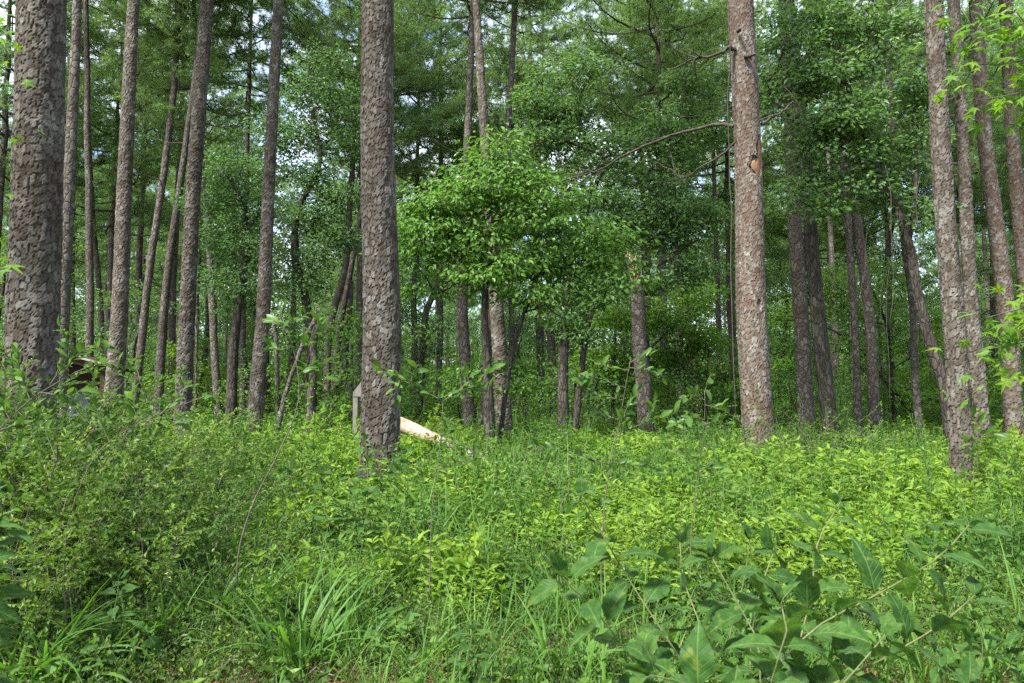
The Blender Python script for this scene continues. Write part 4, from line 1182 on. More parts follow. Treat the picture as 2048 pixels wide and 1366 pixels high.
def patch_small(r, n=560, hgt=0.36, rad=0.4, L=0.040, W=0.019, n_tw=30):
    """Fine-leaved low growth: many small leaves along thin twigs."""
    mb = MB()
    P, D, N, tint = [], [], [], []
    per = n // n_tw
    for i in range(n_tw):
        a = r.random() * TAU; q = math.sqrt(r.random()) * rad
        b = np.array([math.cos(a) * q, math.sin(a) * q, -0.02])
        d = norm(np.array([r.normal(0, 0.7), r.normal(0, 0.7), r.uniform(0.35, 1.2)]))
        ln = hgt * r.uniform(0.6, 1.5)
        k = np.linspace(0, 1, 5)
        C = b + k[:, None] * ln * d + np.cumsum(r.normal(0, 0.015, (5, 3)), 0) + np.outer(k**2, [0, 0, -0.06])
        C[:, 2] = np.maximum(C[:, 2], 0.015)
        tube(mb, C, 0.0022 * (1.3 - k), 3, 1, tip=False)
        t0 = np.clip(r.normal(0.5, 0.2), 0, 1)
        s = r.uniform(0.15, 1, per)
        p = np.stack([np.interp(s, k, C[:, c]) for c in range(3)], 1) + r.normal(0, 0.022, (per, 3))
        P.append(p); D.append(norm(d + r.normal(0, 0.8, (per, 3)))); N.append(rand_dir(per, 0.7, r)); tint.append(np.clip(t0 + r.normal(0, 0.18, per), 0, 1))
    P = np.concatenate(P); m = len(P)
    leaves(mb, P, np.concatenate(D), np.concatenate(N), L * r.uniform(0.6, 1.25, m), W * r.uniform(0.7, 1.2, m), np.concatenate(tint), 0)
    return mb


def patch_grass(r, n=46, hgt=0.5, rad=0.28, w=0.006):
    mb = MB()
    for i in range(n):
        a = r.random() * TAU; q = math.sqrt(r.random()) * rad
        b = np.array([math.cos(a) * q, math.sin(a) * q, -0.02])
        blade(mb, r, b, hgt * r.uniform(0.5, 1.25), w * r.uniform(0.7, 1.3), r.random() * TAU, r.uniform(0.1, 0.8), 5, np.clip(r.normal(0.5, 0.2), 0, 1))
    return mb


def blade(mb, r, b, ln, w, az, bend, n=7, tint=0.5, m=0):
    """One arching grass blade with a keel."""
    k = np.linspace(0, 1, n)
    th = 0.12 + r.uniform(0, 0.35) + k * bend * 1.9
    st = ln / (n - 1)
    d = np.array([math.cos(az), math.sin(az), 0])
    x = np.concatenate([[0], np.cumsum(np.sin(th[:-1]) * st)]); z = np.concatenate([[0], np.cumsum(np.cos(th[:-1]) * st)])
    C = b + x[:, None] * d + z[:, None] * np.array([0, 0, 1.0])
    tw = r.normal(0, 0.5) + k * r.normal(0, 0.7)
    S = np.cos(tw)[:, None] * np.array([-d[1], d[0], 0]) + np.sin(tw)[:, None] * np.array([0, 0, 0.4])
    ww = w * np.clip(np.minimum(0.55 + k * 1.5, (1 - k) * 1.7 + 0.03), 0, 1)[:, None]
    nn = norm(np.cross(S, np.gradient(C, axis=0)))
    V = np.stack([C - S * ww, C - nn * ww * 0.35, C + S * ww], 1).reshape(-1, 3)
    i = np.arange(n - 1)[:, None] * 3
    Q = np.concatenate([i + np.array([[0, 1, 4, 3]]), i + np.array([[1, 2, 5, 4]])])
    mb.add(V, Q, None, tint, m)


def patch_litter(r, n=170, rad=0.45):
    """Fallen pine needles, twigs and dead leaves."""
    mb = MB()
    a = r.random(n) * TAU; q = np.sqrt(r.random(n)) * rad
    P = np.stack([np.cos(a) * q, np.sin(a) * q, 0.004 + r.random(n) * 0.03], 1)
    D = rand_dir(n, 0, r) * [1, 1, 0.22]
    D = norm(D); S = np.cross(D, [0, 0, 1.0]) * 0.0016
    Ln = r.uniform(0.08, 0.2, n)[:, None]
    V = np.stack([P - S, P + S, P + D * Ln + S * .5, P + D * Ln - S * .5], 1)
    mb.add(V, np.arange(n * 4).reshape(-1, 4), None, np.repeat(r.random(n), 4), 0)
    m = 9
    leaves(mb, np.stack([r.uniform(-rad, rad, m), r.uniform(-rad, rad, m), r.uniform(.01, .04, m)], 1), rand_dir(m, 0, r) * [1, 1, .3], rand_dir(m, 2, r), r.uniform(.05, .09, m), r.uniform(.03, .05, m), r.random(m), 1, six=True)
    for _ in range(3):
        p = np.array([r.uniform(-rad, rad), r.uniform(-rad, rad), 0.02]); d = rand_dir(1, 0.1, r)[0] * r.uniform(0.2, 0.5); d[2] = abs(d[2]) * .3
        k = np.linspace(0, 1, 4)[:, None]
        tube(mb, p + k * d + r.normal(0, 0.01, (4, 3)), 0.004, 4, 2, tip=False)
    return mb


def spread_patches(name, label, mbs, mats, pts, seed):
    """One stuff object: each patch is set out on many points by geometry nodes. pts: x, y, scale, lift."""
    r = np.random.default_rng(seed)
    pts = np.asarray(pts, float)
    me = bpy.data.meshes.new(name)
    P = np.stack([pts[:, 0], pts[:, 1], gz(pts[:, 0], pts[:, 1]) + (pts[:, 3] if pts.shape[1] > 3 else 0)], 1)
    me.vertices.add(len(P)); me.vertices.foreach_set('co', P.astype(np.float32).ravel())
    for k, t, arr in (('turn', 'FLOAT', r.random(len(P)) * TAU), ('size', 'FLOAT', pts[:, 2] * r.uniform(0.8, 1.2, len(P)))):
        at_ = me.attributes.new(k, t, 'POINT'); at_.data.foreach_set('value', arr.astype(np.float32))
    at_ = me.attributes.new('pick', 'INT', 'POINT'); at_.data.foreach_set('value', r.integers(0, len(mbs), len(P)).astype(np.int32))
    me.update()
    o = tag(link(name, me), label, None, None, 'stuff')
    for m in mats:
        me.materials.append(m)
    ng = bpy.data.node_groups.new(name, 'GeometryNodeTree')
    ng.interface.new_socket('Geometry', in_out='INPUT', socket_type='NodeSocketGeometry')
    ng.interface.new_socket('Geometry', in_out='OUTPUT', socket_type='NodeSocketGeometry')
    N, Lk = ng.nodes, ng.links
    gi, go = N.new('NodeGroupInput'), N.new('NodeGroupOutput')
    join = N.new('GeometryNodeJoinGeometry')
    for k, mb in enumerate(mbs):
        src = bpy.data.objects.new(name, mb.mesh(name, mats))
        oi = N.new('GeometryNodeObjectInfo'); oi.inputs['Object'].default_value = src; oi.inputs['As Instance'].default_value = False
        at_ = N.new('GeometryNodeInputNamedAttribute'); at_.data_type = 'INT'; at_.inputs['Name'].default_value = 'pick'
        cmp_ = N.new('FunctionNodeCompare'); cmp_.data_type = 'INT'; cmp_.operation = 'EQUAL'
        ints = [s for s in cmp_.inputs if s.type == 'INT']
        Lk.new(at_.outputs['Attribute'], ints[0]); ints[1].default_value = k
        iop = N.new('GeometryNodeInstanceOnPoints')
        Lk.new(gi.outputs[0], iop.inputs['Points']); Lk.new(cmp_.outputs[0], iop.inputs['Selection']); Lk.new(oi.outputs['Geometry'], iop.inputs['Instance'])
        tn = N.new('GeometryNodeInputNamedAttribute'); tn.data_type = 'FLOAT'; tn.inputs['Name'].default_value = 'turn'
        cb = N.new('ShaderNodeCombineXYZ'); Lk.new(tn.outputs['Attribute'], cb.inputs['Z'])
        Lk.new(cb.outputs[0], iop.inputs['Rotation'])
        sz = N.new('GeometryNodeInputNamedAttribute'); sz.data_type = 'FLOAT'; sz.inputs['Name'].default_value = 'size'
        Lk.new(sz.outputs['Attribute'], iop.inputs['Scale'])
        Lk.new(iop.outputs['Instances'], join.inputs[0])
    Lk.new(join.outputs[0], go.inputs[0])
    md = o.modifiers.new('spread', 'NODES'); md.node_group = ng
    return o


def field(r, n, y0, y1, dens=None, power=1.0, xm=1.5):
    """Random ground points in view, thinned by dens(px, py_ground, x, y) in 0..1."""
    y = y0 + (y1 - y0) * r.random(n)**power
    x = r.uniform(-1, 1, n) * (0.643 * y + xm)
    px = CX + x / y * F
    k = np.ones(n) if dens is None else dens(px, x, y)
    k = k * np.where((np.abs(x - 0.5655 * y + 0.05) < 0.42) & (y > 8.2) & (y < 9.9), 0.05, 1)     # the foot of the slender tan pine stands clear
    keep = r.random(n) < k
    return x[keep], y[keep], px[keep]


rf = np.random.default_rng(900)
herbs = [patch_herb(np.random.default_rng(910 + i), L=0.105 if i < 4 else 0.14, W=0.040 if i < 4 else 0.06) for i in range(6)]
patchy = lambda x, y: 0.5 + 0.3 * np.sin(x * 1.1 + 0.7 * np.sin(y * 0.8)) * np.cos(y * 0.9 + x * 0.35) + 0.25 * np.sin(x * 2.3 - y * 1.7)
x, y, px = field(rf, 3600, 5.0, 21, lambda px, x, y: np.clip((px - 300) / 450, 0.07, 1) * np.clip((y - 4.5) / 2.0, 0.15, 1) * np.clip(0.35 + patchy(x, y), 0.2, 1), 0.8)
sz = (0.42 + 0.5 * np.clip(patchy(x, y) + rf.normal(0, 0.25, len(x)), 0, 1.2)) * np.clip(0.7 + (y - 4) / 16, 0.7, 1.1)
spread_patches('green_herbs', 'bright green leafy herbs covering the clearing', herbs, [M['herb'], M['twig_green']], np.stack([x, y, sz], 1), 1)
x, y, px = field(rf, 1500, 4.8, 21, lambda px, x, y: np.clip(1.05 - patchy(x, y), 0.15, 1) * np.clip((y - 4) / 2.5, 0.1, 1) * np.where(px < 450, 0.5, 1), 0.8)
spread_patches('mixed_herbs', 'darker green mixed herbs between the bright ones', [patch_herb(np.random.default_rng(925 + i), 22, 0.55, 0.42, 0.085, 0.034, 7) for i in range(4)], [M['herb_dark'], M['twig_green']], np.stack([x, y, rf.uniform(0.55, 1.15, len(x))], 1), 13)
x, y, px = field(rf, 260, 3.3, 6.5, lambda px, x, y: np.where(px > 300, 0.8, 0.3), 1.0)
spread_patches('low_herbs', 'low broad-leaved herbs near the camera', [patch_herb(np.random.default_rng(920 + i), 7, 0.26, 0.3, 0.085, 0.05, 3) for i in range(3)], [M['herb_dark'], M['twig_green']], np.stack([x, y, rf.uniform(0.6, 1.1, len(x))], 1), 11)
x, y, px = field(rf, 620, 6.5, 20, lambda px, x, y: np.clip(1.15 - patchy(x, y), 0.1, 1) * np.where(px < 400, 0.5, 1), 0.85)
spread_patches('weeds', 'thin upright weeds and dry stalks among the herbs', [patch_forb(np.random.default_rng(940 + i)) for i in range(4)], [M['grass'], M['twig_green'], M['twig']], np.stack([x, y, rf.uniform(0.65, 1.15, len(x))], 1), 12)
x, y, px = field(rf, 3000, 20, 80, None, 0.8, 4)
spread_patches('far_undergrowth', 'green undergrowth below the far trunks', herbs[:3], [M['herb'], M['twig_green']], np.stack([x, y, 0.9 + 0.3 * rf.random(len(x))], 1), 2)
small = [patch_small(np.random.default_rng(930 + i)) for i in range(6)]
x, y, px = field(rf, 3400, 3.2, 13, lambda px, x, y: np.where((px < 800), 1.0, np.where(y < 6.5, 0.7, 0.12)) * np.clip((y - 2.6) / 1.6, 0.35, 1) * np.where((np.sin(x * 2.1 + 0.5) * np.sin(y * 2.7) > 0.25) & (y < 6), 0.22, 1), 0.9)
spread_patches('fine_leaved_undergrowth', 'fine-leaved green undergrowth over the brown litter', small, [M['shrub'], M['twig']], np.stack([x, y, np.where(px < 500, 1.1, 0.85) * np.clip(0.5 + (y - 3.2) / 5, .5, 1.2)], 1), 3)
gr = [patch_grass(np.random.default_rng(950 + i)) for i in range(4)]
x, y, px = field(rf, 1250, 3.6, 18, lambda px, x, y: np.clip((px - 250) / 700, 0.18, 1) * (np.sin(x * 0.8) * np.sin(y * 0.6 + 1) > -0.35), 0.8)
spread_patches('grass', 'thin tall grass growing through the herbs', gr, [M['grass']], np.stack([x, y, rf.uniform(0.7, 1.25, len(x))], 1), 4)
lit = [patch_litter(np.random.default_rng(970 + i)) for i in range(3)]
x, y, px = field(rf, 620, 3.2, 8.5, None, 0.8)
spread_patches('leaf_litter', 'brown pine needles and dead leaves on the ground', lit, [M['brown_needles'], M['dead'], M['twig']], np.stack([x, y, np.ones(len(x))], 1), 5)

# ------------------------------------------------------------------ the far-off wood that closes the view
def patch_far_tree(r, H, spread, n=1500):
    mb = MB()
    z = np.linspace(-0.3, H * 0.7, 5)
    tube(mb, np.stack([np.cumsum(r.normal(0, .15, 5)), np.cumsum(r.normal(0, .15, 5)), z], 1), np.linspace(0.2, 0.06, 5), 5, 1)
    K = 46
    f = r.random(K); a = r.random(K) * TAU
    e = spread * np.sqrt(np.clip(1.05 - (2 * f - 0.8)**2, 0.1, 1)) * np.sqrt(r.random(K))
    c = np.repeat(np.stack([np.cos(a) * e, np.sin(a) * e, f * H], 1), n // K, 0)
    m = len(c)
    P = c + r.normal(0, 1, (m, 3)) * [0.75, 0.75, 0.5]
    P[:, 2] = np.maximum(P[:, 2], 0.1)
    leaves(mb, P, rand_dir(m, -0.2, r), rand_dir(m, 0.9, r), r.uniform(0.2, 0.42, m), 0.2, np.clip(r.normal(0.45, 0.22, m), 0, 1), 0)
    return mb


x, y, px = field(rf, 300, 100, 165, None, 0.8, 6)
spread_patches('far_woods', 'dense far-off wood closing the view between the trunks', [patch_far_tree(np.random.default_rng(990 + i), h, w) for i, (h, w) in enumerate(((15, 4.2), (12, 4.5), (18, 4.0)))], [M['oak'], M['bark_oak']], np.stack([x, y, rf.uniform(0.8, 1.25, len(x))], 1), 21)

# ------------------------------------------------------------------ holly thicket and other shrubs
def proto_shrub(r, H=1.5, spread=0.75, n_st=10, n_tw=12, nl=19, L=0.05, W=0.026, leafmat='shrub', label='', group='', name='holly_shrub', bare=0.2, six=False, arch=0.5):
    t = link(name, None)
    tag(t, label, 'shrub', group)
    mb, P, D, N, tint = MB(), [], [], [], []
    for i in range(n_st):
        a = i * 2.4 + r.normal(0, 0.4); q = r.random() * 0.12
        b = np.array([math.cos(a) * q, math.sin(a) * q, -0.05])
        h = H * r.uniform(0.55, 1.05); o = spread * r.uniform(0.2, 1.0)
        k = np.linspace(0, 1, 8)
        C = b + np.outer(k**(1 + arch) * o, [math.cos(a), math.sin(a), 0]) + np.outer(k - 0.12 * k**3, [0, 0, h]) + np.cumsum(r.normal(0, 0.018, (8, 3)), 0)
        tube(mb, C, 0.0065 * (1.15 - k), 5, tip=False)
        for w in range(n_tw):
            s = bare + (1 - bare) * (w + r.random()) / n_tw
            p = np.array([np.interp(s, k, C[:, c]) for c in range(3)])
            d = norm(np.array([math.cos(a), math.sin(a), 0]) * 0.3 + r.normal(0, 0.7, 3) + [0, 0, 0.35])
            ln = r.uniform(0.18, 0.5) * H / 1.5
            kk = np.linspace(0, 1, 5)
            T = p + kk[:, None] * ln * d + np.cumsum(r.normal(0, 0.012, (5, 3)), 0) - np.outer(kk**2, [0, 0, 0.05])
            tube(mb, T, 0.0022 * (1.2 - kk), 3, tip=False)
            t0 = np.clip(r.normal(0.35 + 0.25 * s, 0.15), 0, 1)
            for l in range(nl):
                f = 0.1 + 0.9 * l / nl
                lp = np.array([np.interp(f, kk, T[:, c]) for c in range(3)])
                sd = np.cross(d, [0, 0, 1.0]) * (1 if l % 2 else -1)
                P.append(lp); D.append(norm(d * 0.6 + sd + r.normal(0, 0.35, 3))); N.append([r.normal(0, .7), r.normal(0, .7), 0.8]); tint.append(t0 + r.normal(0, 0.14))
    n = len(P)
    mb.build('stem', M['twig'], t, smooth=True)
    lb = MB()
    leaves(lb, np.array(P), np.array(D), np.array(N), L * r.uniform(0.6, 1.2, n), W * r.uniform(0.7, 1.2, n), np.clip(tint, 0, 1), six=six)
    lb.build('foliage', M[leafmat], t)
    t['h'] = H * 0.93
    return t


def put_shrubs(protos, spots, r, label=None):
    """spots: (px, top py, Y[, label])."""
    used = set()
    for i, (px, pt, Y, *lab) in enumerate(spots):
        k = i % len(protos)
        p = at(px, pt, Y)
        g = float(gz(p[0], Y))
        s = (p[2] - g) / protos[k]['h']
        if k not in used:
            o = protos[k]; used.add(k)
            o.location = (p[0], Y, g); o.scale = (s,) * 3; o.rotation_euler = (0, 0, r.random() * TAU)
        else:
            o = copy_thing(protos[k], (p[0], Y, g), r.random() * TAU, s)
        if lab:
            o['label'] = lab[0]
    for p in protos:
        pass


rs = np.random.default_rng(1200)
hp = [proto_shrub(np.random.default_rng(1210 + i), label='small-leaved holly shrub in the dense thicket round the thickest pine', group='holly shrubs of the thicket') for i in range(4)]
put_shrubs(hp, [(20, 690, 6.2), (-60, 700, 5.4), (120, 668, 6.6), (190, 775, 7.2), (70, 760, 5.0), (150, 800, 5.6), (255, 795, 8.2), (300, 815, 7.0), (230, 830, 6.0), (340, 835, 8.6), (400, 850, 7.6),
                (430, 815, 10.5), (330, 880, 6.2), (-20, 830, 4.6), (60, 860, 4.8), (160, 880, 5.0), (260, 905, 5.2), (440, 890, 7.0), (500, 860, 9.0), (380, 930, 5.6), (-80, 760, 6.8), (10, 640, 8.6), (470, 930, 6.4),
                (150, 772, 6.9), (245, 790, 7.8), (105, 765, 7.4), (200, 785, 9.5), (120, 930, 4.4), (300, 960, 4.7), (30, 950, 4.2), (560, 900, 8.0)], rs)
hp2 = [proto_shrub(np.random.default_rng(1230 + i), H=1.2, spread=0.9, n_tw=8, nl=9, label='tangled twiggy shrub at the foot of the orange-wounded pine', group='twiggy shrubs by the orange-wounded pine', arch=0.9) for i in range(2)]
put_shrubs(hp2, [(1585, 790, 12.4), (1645, 798, 12.8), (1700, 825, 12.2), (1548, 850, 12.0), (1615, 835, 11.6)], rs)
hp3 = [proto_shrub(np.random.default_rng(1240 + i), H=1.3, spread=0.7, n_st=9, n_tw=7, nl=9, L=0.08, W=0.042, leafmat='herb', name='leafy_shrub', six=True, label='bright broad-leaved shrub standing above the herbs', group='bright shrubs in the clearing') for i in range(3)]
put_shrubs(hp3, [(600, 815, 13.0), (650, 800, 13.5), (690, 830, 12.0), (560, 835, 12.5), (630, 850, 10.5), (880, 815, 17.0), (940, 830, 17.5), (1100, 830, 19.0), (1200, 825, 19.0), (1250, 815, 19.5),
                 (860, 850, 13.0), (1390, 830, 16.0), (1760, 850, 13.0), (1830, 845, 13.5), (1990, 840, 12.0), (2040, 800, 11.0), (2050, 870, 8.5), (2015, 885, 10.6), (700, 880, 8.8), (820, 890, 9.2), (540, 880, 9.8), (640, 900, 8.2),
                 (1480, 860, 13.0), (1560, 885, 9.5), (1800, 900, 9.8), (430, 850, 12.0), (460, 835, 14.0), (350, 810, 15.0), (928, 876, 11.2), (968, 878, 11.4), (1005, 880, 11.0)], rs)

# ------------------------------------------------------------------ leaves that can be told apart: each is an object
def leaf_mesh(name, prof, r, mat, curl=0.25, fold=0.18, wave=0.02, petiole=0.1, rings=14, across=4):
    """One broad leaf of length 1 along +Y with a folded, drooping blade and a stalk."""
    t = np.linspace(0, 1, rings)
    w = np.interp(t, *zip(*prof))
    u = np.linspace(-1, 1, across + 1)
    ser = 1 + np.where(np.arange(rings) % 2, 0.045, -0.045) * (t > 0.1) * (t < 0.97)
    X = (w * ser)[:, None] * u[None]
    Y = t[:, None] - 0.06 * np.abs(u)[None] * w[:, None]
    Z = fold * np.abs(X) - curl * (t**2)[:, None] + wave * np.sin(t * 17 + r.random() * 6)[:, None] * np.abs(u)[None] + 0.03 * np.sin(t * 3)[:, None]
    V = np.stack([X, Y, Z], -1).reshape(-1, 3)
    m = across + 1
    i = np.arange(rings - 1)[:, None] * m; j = np.arange(across)[None]
    mb = MB()
    mb.add(V, np.stack([i + j, i + j + 1, i + m + j + 1, i + m + j], -1).reshape(-1, 4))
    if petiole:
        s = 0.012
        mb.add([(-s, -petiole, -0.02), (s, -petiole, -0.02), (s, 0.03, 0), (-s, 0.03, 0)], [[0, 1, 2, 3]])
    return mb.mesh(name, M[mat], True)


OVATE = [(0, 0.015), (0.08, 0.12), (0.2, 0.235), (0.33, 0.285), (0.46, 0.285), (0.6, 0.24), (0.74, 0.165), (0.87, 0.075), (1, 0.0)]
SLIM = [(0, 0.02), (0.12, 0.11), (0.3, 0.19), (0.5, 0.21), (0.7, 0.18), (0.88, 0.10), (1, 0.01)]
rl = np.random.default_rng(1300)
BERRY = [leaf_mesh('leaf', OVATE, rl, 'berry', c, f, w) for c, f, w in ((0.22, 0.30, 0.02), (0.38, 0.15, 0.03), (0.12, 0.4, 0.02), (0.5, 0.25, 0.03), (0.28, 0.05, 0.04))]
M['sap'] = leaf_mat('sapling_leaf', (0.035, 0.085, 0.020), (0.060, 0.125, 0.026), (0.11, 0.19, 0.035), trans=0.35, gloss=0.12, rough=0.35)
SAP = [leaf_mesh('leaf', SLIM, rl, 'sap', c, f, 0.01, 0.06, 7, 2) for c, f in ((0.1, 0.3), (0.2, 0.2), (0.05, 0.45))]


def put_leaf(root, me, p, D, N, L, wide=1.0):
    y = norm(np.asarray(D, float)); z = np.asarray(N, float); z = norm(z - y * (z @ y)); x = np.cross(y, z)
    o = bpy.data.objects.new('leaf', me)
    Mx = Matrix(((x[0] * L * wide, y[0] * L, z[0] * L, p[0]), (x[1] * L * wide, y[1] * L, z[1] * L, p[1]), (x[2] * L * wide, y[2] * L, z[2] * L, p[2]), (0, 0, 0, 1)))
    o.parent = root
    o.matrix_basis = Mx
    col.objects.link(o)
    return o


def stem_obj(root, base, P, r0, r1, mat, name='stem', n=16, seg=6):
    S = spline(P, n)
    mb = MB(); tube(mb, S - base, np.linspace(r0, r1, n), seg)
    mb.build(name, M[mat], root, smooth=True)
    return S


def pair_leaves(root, base, S, r, meshes, L0, gap, start=0.25, top=True, droop=0.25, up=0.35, rosette=False):
    """Opposite leaf pairs along a stem, smaller towards its tip."""
    ds = np.concatenate([[0], np.cumsum(np.linalg.norm(np.diff(S, axis=0), axis=1))])
    s = ds[-1] * start
    k = r.integers(0, 2)
    while s < ds[-1]:
        f = s / ds[-1]
        p = np.array([np.interp(s, ds, S[:, c]) for c in range(3)])
        q = np.array([np.interp(min(s + 0.03, ds[-1] + 0.001), ds, S[:, c]) for c in range(3)])
        t = norm(S[-1] - S[-4]) if s + 0.03 > ds[-1] else norm(q - p)
        a = norm(np.cross(t, [0.2, 0.1, 1.0])) if abs(t[2]) < 0.9 else np.array([1.0, 0, 0])
        b = np.cross(t, a)
        az = (k % 2) * math.pi / 2 + r.normal(0, 0.35)
        L = L0 * (1 - 0.28 * max(0, f - 0.6) / 0.4) * r.uniform(0.8, 1.15)
        for sg in (1, -1):
            d = sg * (a * math.cos(az) + b * math.sin(az))
            d = d + t * r.uniform(0.1, 0.55); d[2] -= droop * (d[2] if d[2] > 0 else -0.15) ; d[2] += r.normal(0, 0.12)
            put_leaf(root, meshes[r.integers(len(meshes))], p - base + d * 0.012, d, np.array([r.normal(0, 0.35), -0.2 + r.normal(0, 0.26), 1.0]), L * r.uniform(0.85, 1.1), r.uniform(0.85, 1.1))
        k += 1
        s += gap * r.uniform(0.8, 1.2) * (1 - 0.45 * f)
    if top:
        t = norm(S[-1] - S[-3])
        for j in range(4):
            d = norm(t + norm(np.cross(t, r.normal(size=3))) * 0.7)
            put_leaf(root, meshes[r.integers(len(meshes))], S[-1] - base, d, np.array([r.normal(0, .4), r.normal(0, .4), 1.0]), L0 * r.uniform(0.3, 0.6))


M['berry_stem'] = plain_mat('downy_green_stem', (0.06, 0.085, 0.03), (0.13, 0.14, 0.06), 30)


def berry_shrub(label, foot, stems, L0, gap, seed, name='beautyberry_shrub'):
    """stems: lists of (px, py, Y)."""
    r = np.random.default_rng(seed)
    fx, fy = foot
    base = np.array([fx, fy, float(gz(fx, fy))])
    root = thing(name, tuple(base), label, 'shrub')
    for st in stems:
        P = [at(px, py, Y) for px, py, Y in st]
        first = base + np.array([r.normal(0, 0.04), r.normal(0, 0.04), -0.03])
        S = stem_obj(root, base, np.array([first] + P), 0.0045, 0.0016, 'berry_stem', n=22)
        pair_leaves(root, base, S, r, BERRY, L0, gap, 0.3)
    return root


berry_shrub('large broad-leaved shrub with arching stems, nearest of all the plants', (0.66, 2.05), [
    [(1420, 1420, 2.1), (1349, 1300, 2.15), (1274, 1185, 2.2), (1189, 1040, 2.25), (1164, 992, 2.28)],
    [(1330, 1400, 1.95), (1274, 1330, 1.9), (1189, 1220, 1.85), (1124, 1155, 1.82)],
    [(1520, 1400, 2.05), (1514, 1280, 2.1), (1474, 1205, 2.15), (1424, 1115, 2.2)],
    [(1500, 1380, 2.2), (1506, 1250, 2.3), (1534, 1140, 2.4), (1554, 1090, 2.45)],
    [(1540, 1350, 2.0), (1640, 1250, 2.05), (1724, 1205, 2.1), (1814, 1155, 2.1), (1894, 1100, 2.15), (1938, 1050, 2.15)],
    [(1590, 1330, 2.2), (1624, 1180, 2.35), (1634, 1090, 2.45), (1682, 1003, 2.55)],
    [(1540, 1420, 1.75), (1549, 1335, 1.7), (1574, 1265, 1.7), (1562, 1205, 1.72)],
    [(1450, 1420, 1.8), (1380, 1370, 1.7), (1300, 1350, 1.65)],
    [(1640, 1420, 1.8), (1720, 1330, 1.8), (1770, 1270, 1.82)],
    [(1380, 1380, 2.2), (1400, 1260, 2.3), (1365, 1150, 2.4), (1360, 1085, 2.45)],
    [(1620, 1400, 2.0), (1780, 1310, 2.0), (1880, 1250, 2.0), (1950, 1190, 2.05)],
    [(1440, 1400, 2.4), (1460, 1270, 2.5), (1490, 1150, 2.6), (1500, 1080, 2.6)],
], 0.138, 0.112, 1400)
berry_shrub('pale green broad-leaved sprig among grass at the thicket foot', (-2.0, 4.1), [
    [(215, 1330, 4.15), (222, 1250, 4.1), (236, 1180, 4.1), (238, 1158, 4.1)],
    [(240, 1340, 4.0), (275, 1290, 3.95), (300, 1262, 3.9)],
    [(190, 1345, 4.0), (150, 1310, 3.9), (140, 1290, 3.9)]], 0.125, 0.10, 1401)
berry_shrub('bright broad-leaved shrub cut off by the edge of the view, below the thickest pine', (-1.45, 2.1), [
    [(-40, 1300, 2.1), (-25, 1150, 2.1), (0, 1050, 2.1), (12, 985, 2.1)],
    [(-60, 1250, 2.0), (-60, 1100, 2.0), (-30, 1010, 2.05)]], 0.11, 0.07, 1402)
berry_shrub('pale broad-leaved sprig rising between the grass tufts by the bare soil', (-0.25, 3.9), [
    [(925, 1350, 3.9), (940, 1300, 3.9), (945, 1262, 3.9)],
    [(960, 1360, 3.8), (985, 1310, 3.8), (1010, 1290, 3.8)]], 0.12, 0.09, 1403)
berry_shrub('broad-leaved sprig by the edge, beyond the arching shrub', (1.95, 3.4), [
    [(1960, 1350, 3.4), (1965, 1290, 3.4), (1950, 1240, 3.4)],
    [(2000, 1360, 3.3), (2040, 1300, 3.3), (2050, 1260, 3.3)],
    [(1940, 1370, 3.3), (1890, 1330, 3.3), (1870, 1300, 3.3)]], 0.13, 0.09, 1404)
berry_shrub('clump of broad pale leaves in front of the big brown pine', (-1.35, 6.4), [
    [(690, 1060, 6.4), (700, 980, 6.4), (705, 930, 6.4)], [(660, 1060, 6.3), (640, 960, 6.3), (628, 900, 6.3)], [(740, 1060, 6.3), (770, 970, 6.3), (800, 900, 6.2)],
    [(720, 1070, 6.2), (735, 1000, 6.1), (730, 880, 6.2)], [(640, 1070, 6.4), (590, 990, 6.4), (575, 940, 6.4)]], 0.14, 0.12, 1405)


def sapling(label, stem, twigs, L0, seed, r0=0.008, gap=0.03, name='sapling', mat='twig', far=1.0):
    """A thin young tree; stem and twigs are (px, py, Y) lists; leaves stand singly along the twigs."""
    r = np.random.default_rng(seed)
    stem = [(a, b, c * far) for a, b, c in stem]; twigs = [[(a, b, c * far) for a, b, c in t] for t in twigs]
    P = np.array([at(*q) for q in stem])
    base = P[0].copy(); base[2] = float(gz(base[0], base[1])); 
    P = np.vstack([[P[0][0], P[0][1], base[2] - 0.05], P])
    root = thing(name, tuple(base), label, 'sapling')
    stem_obj(root, base, P, r0 * 0.7, 0.002, mat, n=20)
    for k, tw in enumerate(twigs):
        Q = np.array([at(*q) for q in tw])
        S = stem_obj(root, base, Q, 0.0035, 0.0012, mat, 'twig', n=12, seg=5)
        ds = np.concatenate([[0], np.cumsum(np.linalg.norm(np.diff(S, axis=0), axis=1))])
        s = 0.04
        i = 0
        while s < ds[-1] + 0.01:
            p = np.array([np.interp(s, ds, S[:, c]) for c in range(3)])
            t = norm(S[min(11, 1 + int(s / ds[-1] * 11))] - S[max(0, int(s / ds[-1] * 11) - 1)])
            sd = norm(np.cross(t, [0.1, 0.3, 1.0])) * (1 if i % 2 else -1)
            d = norm(t * r.uniform(0.3, 0.9) + sd + r.normal(0, 0.4, 3) + [0, 0, 0.2])
            put_leaf(root, SAP[r.integers(3)], p - base, d, np.array([r.normal(0, 0.6), r.normal(0, 0.5) - 0.7, 0.75]), 1.4 * L0 * r.uniform(0.6, 1.15), 0.92)
            s += 0.62 * gap * r.uniform(0.5, 1.5); i += 1
    return root


